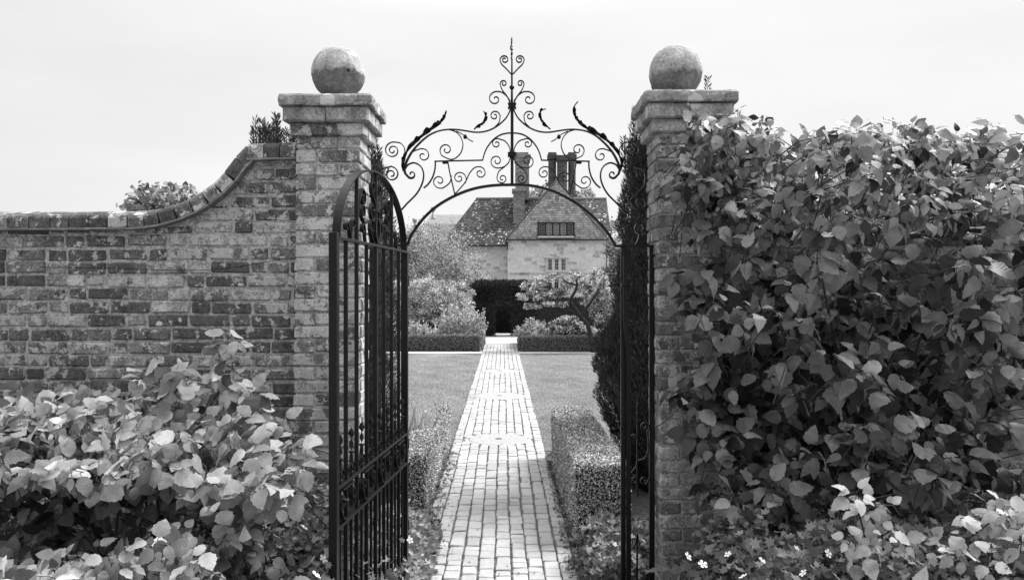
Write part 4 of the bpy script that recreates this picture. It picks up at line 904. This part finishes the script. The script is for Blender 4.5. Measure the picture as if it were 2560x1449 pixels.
chimney('', [(1371, 1391, 392, 500, 57, 1, 1), (1393, 1419, 392, 500, 56.5, 1, 1), (1421, 1440, 392, 500, 57, 1, 1), (1369, 1393, 386, 397, 56.9, .9, 0), (1391, 1421, 388, 400, 56.4, 1.1, 0), (1417, 1442, 386, 398, 56.9, .9, 0), (1371, 1391, 381, 386, 56.9, .8, 0), (1421, 1439, 381, 386, 56.9, .8, 0), (1368, 1443, 488, 520, 56.6, 1.4, 0)], M_chim2)
for px, py, Y in ((1083, 524, 60), (1037, 552, 60)):
    a = P(px, py, Y); t = thing('stone_finial', 'small ball topped stone finial ' + ('on the low roof left of the house' if px > 1050 else 'farthest left, just above the tree tops'), 'finial', (a[0], a[1], 0), 'ball finials')
    mb = MB(); b0_ = a[2] - (.75 if px > 1050 else 1.6); mb.lathe([(.2, b0_), (.16, b0_ + .1), (.10, a[2] - .32), (.07, a[2] - .3), (.06, a[2] - .18), (.14, a[2] - .12), (.21, a[2] + .04), (.14, a[2] + .2), (.01, a[2] + .24)], seg=12); mb.build('shaft', M_cap, t, True)
# trees beyond the house
def far_tree(label, px, py, Y, r, n, ls, tone, rz=None):
    a = P(px, py, Y); rz = rz or r; return plant('distant_tree', label, 'tree', (a[0], Y, 0), [(0, 0, a[2] - rz, r, r, rz), (-r * .6, 0, a[2] - rz * 1.3, r * .7, r, rz * .8), (r * .6, 0, a[2] - rz * 1.25, r * .7, r, rz * .8)], n, ls, M_tree, 'trees beyond the house', [([(0, 0, 0), (.1, 0, (a[2] - rz) * .6), (0, 0, a[2] - rz * .8)], .3, .08), ([(0, 0, (a[2] - rz) * .6), (-r * .5, 0, a[2] - rz * .8)], .12, .04), ([(0, 0, (a[2] - rz) * .6), (r * .5, 0, a[2] - rz * .7)], .12, .04)], tone=tone)
far_tree('thin crowned tree showing above the roof ridge behind the chimneys', 1400, 448, 70, 2.6, 5000, .22, (.5, .25), 1.6)
far_tree('rounded tree beyond the right end of the house roof', 1545, 540, 66, 2.2, 9000, .2, (.4, .2), 3)
far_tree('dark rounded tree beyond the far left finial', 1030, 575, 66, 2.0, 9000, .2, (.15, .15), 2.2)
far_tree('tree at the far left behind the pale garden tree', 985, 560, 72, 2.6, 9000, .2, (.2, .15), 3)
# leafy treetop above the left wall
a = P(415, 470, 8.0)
def bb(px, py, r): q = P(px, py, 8.0); return (q[0] - a[0], 0, q[2], r, .3, r * .8)
plant('young_tree', 'leafy treetop showing above the curve of the left wall', 'tree', (a[0], 8, 0), [bb(370, 500, .10), bb(395, 495, .15), bb(430, 500, .17), bb(375, 475, .06), bb(460, 490, .12), bb(425, 518, .25), bb(450, 475, .06), bb(335, 520, .05), bb(360, 520, .12)], 1300, .045, M_leaf_l, None, [([(0, 0, 0), (.05, 0, 1.4), (-.02, 0, 2.4), (-.1, 0, 2.8)], .03, .006), ([(0, 0, 2.2), (.12, 0, 2.5), (.22, 0, 2.8)], .012, .004), ([(0, 0, 2.2), (-.2, 0, 2.5), (-.25, 0, 2.7)], .012, .004)], tone=(.55, .3), tpl=LEAF, clump=.22)
# distant low hills so that no bare horizon shows
mb = MB(); vs = []; n = 90
for i in range(n + 1):
    a_ = math.pi * (-.15 + 1.3 * i / n); r_ = 180; vs += [(r_ * math.cos(a_), r_ * math.sin(a_), -1), ((r_ + 25) * math.cos(a_), (r_ + 25) * math.sin(a_), 7 + 2 * math.sin(i * .35) + math.sin(i * .9))]
mb.add(vs, [(2 * i, 2 * i + 1, 2 * i + 3, 2 * i + 2) for i in range(n)]); o = mb.build('hills', M_ground); o['kind'] = 'structure'

# ------------------------------------------------------------------ large-leaved shrubs near the camera
def shrub(name, label, poly_, n_clusters, depth, leaf, m, root, per=(5, 9), base_tone=(.5, .25), stem_col=None, group=None, curl=.5, droop=.7, cs=.10, extra=None, thin=None, sizef=None, bim=False):
    """clusters of big leaves on twigs filling a volume; depth(px,py)->(near,far)"""
    t = thing(name, label, 'shrub', root, group); root = np.array(root); px = []; xs = [p[0] for p in poly_]; ys = [p[1] for p in poly_]
    C = []
    while len(C) < n_clusters:
        x = RNG.uniform(min(xs), max(xs), 400); y = RNG.uniform(min(ys), max(ys), 400); k = inpoly(x, y, poly_)
        for a_, b_ in zip(x[k], y[k]):
            if thin is not None and random.random() > thin(a_, b_): continue
            n0, n1 = depth(a_, b_); Y = n0 + (n1 - n0) * (RNG.random() ** 1.2 if not bim else (RNG.uniform(0, .32) if RNG.random() < .42 else RNG.uniform(.62, 1))); C.append(P(a_, b_, Y))
            if len(C) >= n_clusters: break
    C = np.array(C)
    if extra is not None: C = np.concatenate([C, extra])
    PP, DD, NN, SS, TT = [], [], [], [], []; tw = MB()
    for c in C:
        k = random.randint(*per); ax = nrm((RNG.normal(0, .55, 3) + np.array([0, -.75, .15]))[None])[0]; ct = RNG.normal(0, .12)
        ln = random.uniform(.5, 1.0) * cs; a0 = random.random() * 6
        u = nrm(np.cross(ax, [0, 0, 1.0])[None])[0]; v = np.cross(u, ax)
        for i in range(k):
            a_ = a0 + i * 2.4; sp = random.uniform(.5, 1.15); off = ax * (i / k) * ln + (u * math.cos(a_) + v * math.sin(a_)) * .012
            d = ax * (1.1 - sp) + (u * math.cos(a_) + v * math.sin(a_)) * sp + np.array([0, 0, -droop * random.random()])
            n_ = np.array([0, -.25, 1.0]) + ax * .5 + RNG.normal(0, .45, 3); d = d / np.linalg.norm(d); pet = random.uniform(.2, .5) * leaf * .6
            PP.append(c + off + d * pet); DD.append(d); NN.append(n_); SS.append(leaf * random.choice((random.uniform(.45, .85), random.uniform(.75, 1.25), random.uniform(.85, 1.2))) * (sizef(c[2]) if sizef else 1)); TT.append(np.clip(RNG.normal(*base_tone) + ct + (.2 if (sizef and c[2] > 2.1) else 0), 0, 1))  # upper leaves toned lighter: sun and backlight at the top put into colour
            tw.tube([c + off, c + off + d * pet * 1.15], [.0016, .0012], 3)
        back = c - ax * random.uniform(.1, .25) + np.array([random.uniform(-.05, .05), .06, -random.uniform(.02, .1)]); back[1] = min(back[1], 4.2); back[2] = min(back[2], c[2] - .06)
        tw.tube([tuple(back), tuple((back + c) / 2 + RNG.normal(0, .015, 3)), tuple(c), tuple(c + ax * ln * (.7 if c[2] < 2.1 else .15))], [.003, .0025, .0018, .001], 4)
    PP = np.array(PP) - root; 
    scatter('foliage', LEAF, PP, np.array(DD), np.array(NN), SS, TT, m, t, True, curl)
    tw.v = [(x - root[0], y - root[1], z - root[2]) for x, y, z in tw.v]
    # main limbs from the root
    for i in range(14):
        c = C[random.randrange(len(C))] - root; c[2] = min(c[2], 1.7); m1_ = c * np.array([.45, .45, .6]) + np.array([random.uniform(-.1, .1), .15, 0]); m1_[1] = min(m1_[1], 4.2 - root[1])
        b0 = (random.uniform(-.25, .25), random.uniform(-.05, .05), 0); p_ = cr([b0, tuple(m1_), tuple(c)], 6); tw.tube(p_, [.010 - .008 * q / (len(p_) - 1) for q in range(len(p_))], 5)
    tw.build('stems', stem_col or M_stem, t); return t
# right: the great dark shrub against wall and pillar
polyR = [(1700, 345), (1760, 310), (1830, 300), (1900, 300), (1955, 335), (2000, 365), (2060, 330), (2130, 318), (2200, 345), (2280, 322), (2350, 345), (2450, 330), (2560, 350), (2680, 345), (2680, 1340), (2380, 1330), (2100, 1350), (1900, 1350), (1780, 1310), (1725, 1170), (1710, 1080), (1700, 950), (1700, 850), (1715, 700), (1725, 560), (1710, 440)]
def depR(px, py):
    edge = max(0, 1 - (px - 1700) / 350.); f = 3.30 + .55 * edge + .28 * math.sin(px * .012 + 1) * math.sin(py * .011)
    if py < 520: return (f - .05, 4.35 + .4 * (1 - edge) if px > 1850 else 4.05)
    return (f, 4.12)
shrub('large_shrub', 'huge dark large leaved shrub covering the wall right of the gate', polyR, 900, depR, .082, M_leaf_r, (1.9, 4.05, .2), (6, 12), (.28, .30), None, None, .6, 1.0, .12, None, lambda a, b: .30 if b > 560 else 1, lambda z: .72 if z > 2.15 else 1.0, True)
# thinner sprays over the top of the same shrub read against the sky through gaps
polyL = [(-140, 985), (60, 975), (186, 1000), (260, 985), (340, 975), (430, 950), (520, 935), (600, 965), (680, 1030), (720, 1080), (775, 1120), (765, 1190), (735, 1225), (700, 1245), (560, 1255), (430, 1200), (300, 1205), (160, 1180), (-140, 1185)]
def depL(px, py): f = 3.62 - (py - 950) / 300. * .75; return (f, f + .42)
shoot = np.array([P(px, py, 3.55) for px, py in ((575, 868), (560, 905), (548, 935), (575, 950), (430, 930), (360, 945), (565, 858))])
shrub('broadleaf_shrub', 'pale broad leaved shrub in front of the left wall', polyL, 350, depL, .076, M_leaf_l, (-1.7, 3.3, .2), (4, 8), (.5, .3), M_stem, None, .5, .9, .08, shoot)
polyL2 = [(-140, 1400), (186, 1395), (300, 1375), (420, 1330), (560, 1270), (660, 1290), (760, 1345), (750, 1449), (760, 1560), (-140, 1560)]
def depL2(px, py): f = 2.75 - (py - 1300) / 250. * .4 + .25 * (px > 500); return (f, f + .5)
shrub('broadleaf_shrub', 'low spreading branches of round leaves at the bottom left, before the pale shrub', polyL2, 150, depL2, .062, M_leaf_l, (-1.5, 2.7, .2), (5, 8), (.36, .22), M_stem, None, .4, .8, .07)
polyL3 = [(-140, 1120), (250, 1150), (500, 1180), (690, 1230), (740, 1300), (740, 1560), (-140, 1560)]
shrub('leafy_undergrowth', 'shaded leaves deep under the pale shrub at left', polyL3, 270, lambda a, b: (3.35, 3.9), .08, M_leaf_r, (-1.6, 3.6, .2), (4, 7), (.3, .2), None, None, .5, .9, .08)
polyR2 = [(2060, 1250), (2180, 1225), (2250, 1290), (2300, 1330), (2370, 1300), (2480, 1250), (2680, 1260), (2680, 1560), (2300, 1560), (2200, 1460), (2100, 1340)]
shrub('broadleaf_shrub', 'pale leaved young shrub at the bottom right in front of the dark shrub', polyR2, 85, lambda a, b: (2.75, 3.15), .058, M_leaf_l, (1.75, 3.0, .2), (4, 8), (.66, .26), M_stem, None, .4, .6, .07)
# bergenia at the foot of the right pillar
tb = thing('large_leaved_plant', 'dark clump of big rounded leaves at the foot of the right pillar', 'plant', (.97, 3.95, .2)); n = 85
q = np.stack([RNG.uniform(-.28, .28, n), RNG.uniform(-.22, .12, n), RNG.uniform(.05, .42, n)], 1); q[:, 2] -= np.abs(q[:, 0]) * .5
d = nrm(np.stack([q[:, 0] * 2 + RNG.normal(0, .5, n), RNG.normal(-.5, .5, n), RNG.uniform(-.2, .7, n)], 1)); scatter('foliage', LEAF2, q, d, np.array([0, -.6, 1.0]) + RNG.normal(0, .35, (n, 3)), RNG.uniform(.09, .15, n), RNG.uniform(0, .5, n), M_leaf_b, tb, True, .4)
mb = MB()
for i in range(0, n, 2): mb.tube([(q[i][0] * .4, q[i][1] * .4, 0), tuple(q[i])], .004, 4)
mb.build('stems', M_gstem, tb)
# ------------------------------------------------------------------ flowering ground cover
def lobed():
    vs = [(0, 0, 0)]; n = 10
    for i in range(n + 1):
        a = -2.3 + 4.6 * i / n; r = 1.0 if i % 2 else .55; vs.append((r * math.sin(a) * .5, .45 + r * math.cos(a) * .5, .1 * (i % 2)))
    fs = [(0, i, i + 1, i + 2) for i in range(1, n, 2)]
    return np.array(vs), np.array(fs), np.zeros((len(vs), 2))
LOBE = lobed()
petal = MB()
for k in range(5):
    a = k * 2 * math.pi / 5; pv = [(0, 0, 0)]
    for (r, b_) in ((.5, -.45), (.95, -.4), (1.05, 0), (.95, .4), (.5, .45)): pv.append((r * math.cos(a + b_), r * math.sin(a + b_), .12 * r * r))
    petal.add(pv, [(0, 1, 2, 3), (0, 3, 4, 5)])
petal_o = None
def cover(name, label, x0, x1, y0, y1, hf, n, loc, flowers, m=M_leaf_s, ls=.04, tone=(.4, .25), group='clumps of white flowered ground cover'):
    global petal_o
    t = thing(name, label, 'plant', loc, group); x = RNG.uniform(x0, x1, n); y = RNG.uniform(y0, y1, n); h = np.array([hf(a, b) for a, b in zip(x, y)]); k = h > .02; x, y, h = x[k], y[k], h[k]; n = len(x)
    z = h * (1 - np.abs(RNG.normal(0, .28, n))); bump_ = .05 * (np.sin(x * 17) * np.sin(y * 15)); z = np.clip(z + bump_, .01, None)
    q = np.stack([x, y, z], 1) - np.array(loc)
    d = nrm(RNG.normal(0, .7, (n, 3)) + np.array([0, -.2, .25])); scatter('foliage', LOBE, q, d, np.array([0, -.3, 1.0]) + RNG.normal(0, .45, (n, 3)), ls * RNG.uniform(.6, 1.4, n), np.clip(RNG.normal(tone[0], tone[1], n), 0, 1), m, t, False)
    mb = MB()
    for i in range(0, n, max(1, n // 160)): mb.tube([(q[i][0] + random.uniform(-.05, .05), q[i][1] + random.uniform(0, .05), -loc[2]), tuple(q[i])], .0016, 3)
    mb.build('stems', M_gstem, t)
    for (fx_, fy_, fz_) in flowers:
        if petal_o is None:
            fo = petal.build('flower', M_flower, t); m2 = MB(); m2.lathe([(.12, 0), (.16, .1), (.02, .2)], seg=8); ce = m2.build('flower_centre', M_yellow, fo); petal_o = (fo, ce)
        else:
            fo = petal_o[0].copy(); S.collection.objects.link(fo); fo.parent = t; ce = petal_o[1].copy(); S.collection.objects.link(ce); ce.parent = fo
        fo.location = (fx_ - loc[0], fy_ - loc[1], fz_ - loc[2]); s_ = random.uniform(.014, .018); fo.scale = (s_, s_, s_); fo.rotation_euler = (random.uniform(.5, 1.3), random.uniform(-.4, .4), random.uniform(0, 6))
    return t
def fl(lst, h): return [P(px, py, (H - h) * F / (py - 725)) for px, py in lst]      # on top of a mound of height h
hgt = lambda x, y: .60 * min(1, max(0, (-x - .50) / .15)) * max(.05, 1 - max(0, y - 4.5) / 1.7)
cover('geranium_clump', 'white flowered ground cover spilling over the path edge under the open gate', -1.05, -.50, 3.55, 6.3, hgt, 9000, (-.7, 4.6, 0), fl([(985, 1268), (998, 1290), (965, 1330), (1005, 1350), (940, 1365), (950, 1410), (1040, 1385), (1040, 1420), (912, 1408), (925, 1432), (895, 1440), (1025, 1350), (972, 1300), (1015, 1410), (930, 1445)], .63), tone=(.55, .25))
hg2 = lambda x, y: .88 * min(1, max(0, (x + 1.6) / .2)) * min(1, max(0, (y - 2.6) / .5))
cover('geranium_clump', 'white flowered ground cover between the pale shrub and the open gate', -1.35, -.72, 3.0, 4.12, hg2, 8000, (-1.0, 3.6, .1), fl([(735, 1275), (752, 1290), (773, 1300), (716, 1283), (731, 1308), (748, 1322), (783, 1396), (808, 1397), (674, 1299), (760, 1318), (790, 1436), (630, 1265)], .90), tone=(.4, .25))
hg3 = lambda x, y: .88 * min(1, max(0, (x - .62) / .3))
cover('geranium_clump', 'white flowered ground cover at the bottom right before the dark shrub', .62, 2.4, 2.75, 3.75, hg3, 13000, (1.5, 3.2, .1), fl([(1720, 1390), (2090, 1440), (1905, 1400), (1820, 1385)], .90) + fl([(1975, 1340), (2000, 1338), (2070, 1383), (1757, 1410), (1858, 1440), (1960, 1428), (2008, 1432), (1993, 1371), (1850, 1332)], .90), tone=(.36, .25))
hg4 = lambda x, y: .30 * min(1, max(0, (x - .42) / .08)) * min(1, max(0, (5.6 - y) / .3))
cover('leafy_plant', 'low dark leafy plants in front of the right box hedge', .36, .95, 4.42, 5.62, hg4, 3600, (.65, 5.0, 0), fl([(1452, 1372)], 5.2), ls=.045, tone=(.3, .25), group=None)
cover('creeping_weed', 'small weeds creeping along the path edge by the left hedge', -.86, -.58, 5.2, 8.6, lambda x, y: .04, 1500, (-.72, 7, 0), [], ls=.03, tone=(.5, .3), group=None)
cover('creeping_weed', 'fallen leaves and moss along the right path edge under the box hedge', .36, .47, 4.9, 8.6, lambda x, y: .04, 900, (.42, 7, 0), [], ls=.025, tone=(.4, .3), group=None)

# short grass over the lawns, fallen leaves and grit on the paving
n = 130000; y = RNG.uniform(9.0, 22.7, n) ; y = 9 + (y - 9) * RNG.random(n) ** .35; x = RNG.uniform(-3.2, 3.0, n); k = np.abs(x - (-.05 - .0127 * y)) > PW + .0 + RNG.normal(0, .03, n); x, y = x[k], y[k]; n = len(x)
patch = np.sin(x * 2.1 + y) * np.sin(y * 1.3 - x * .7) * .12 + np.sin(x * 9 + y * 5) * .06
o = scatter('grass', NEEDLE, np.stack([x, y, np.zeros(n)], 1), np.stack([RNG.normal(0, .6, n), RNG.normal(0, .6, n), np.ones(n)], 1), rdir(n) + np.array([0, -.5, .6]), RNG.uniform(.015, .04, n), np.clip(RNG.normal(.5, .25, n) + patch, 0, 1), M_grass, None, False)
tag(o, 'short mown grass of the two lawns beside the path', 'grass', None, 'stuff')
n = 900; y = 4.6 + 9 * RNG.random(n) ** 1.6; e = RNG.random(n); x = -.05 - .0127 * y + np.where(e < .72, -PW + np.abs(RNG.normal(0, .09, n)), np.where(e < .9, PW - np.abs(RNG.normal(0, .05, n)), RNG.uniform(-PW, PW, n)))
o = scatter('fallen_leaves', simple_leaf(.35, .2), np.stack([x, y, np.full(n, .034)], 1), rdir(n) * np.array([1, 1, .15]), np.array([0, 0, 1.0]) + rdir(n) * .4, RNG.uniform(.008, .028, n), RNG.uniform(0, .7, n), M_leaf_b, None, False)
tag(o, 'small fallen leaves and crumbs scattered along the path edges', 'leaf litter', None, 'stuff')
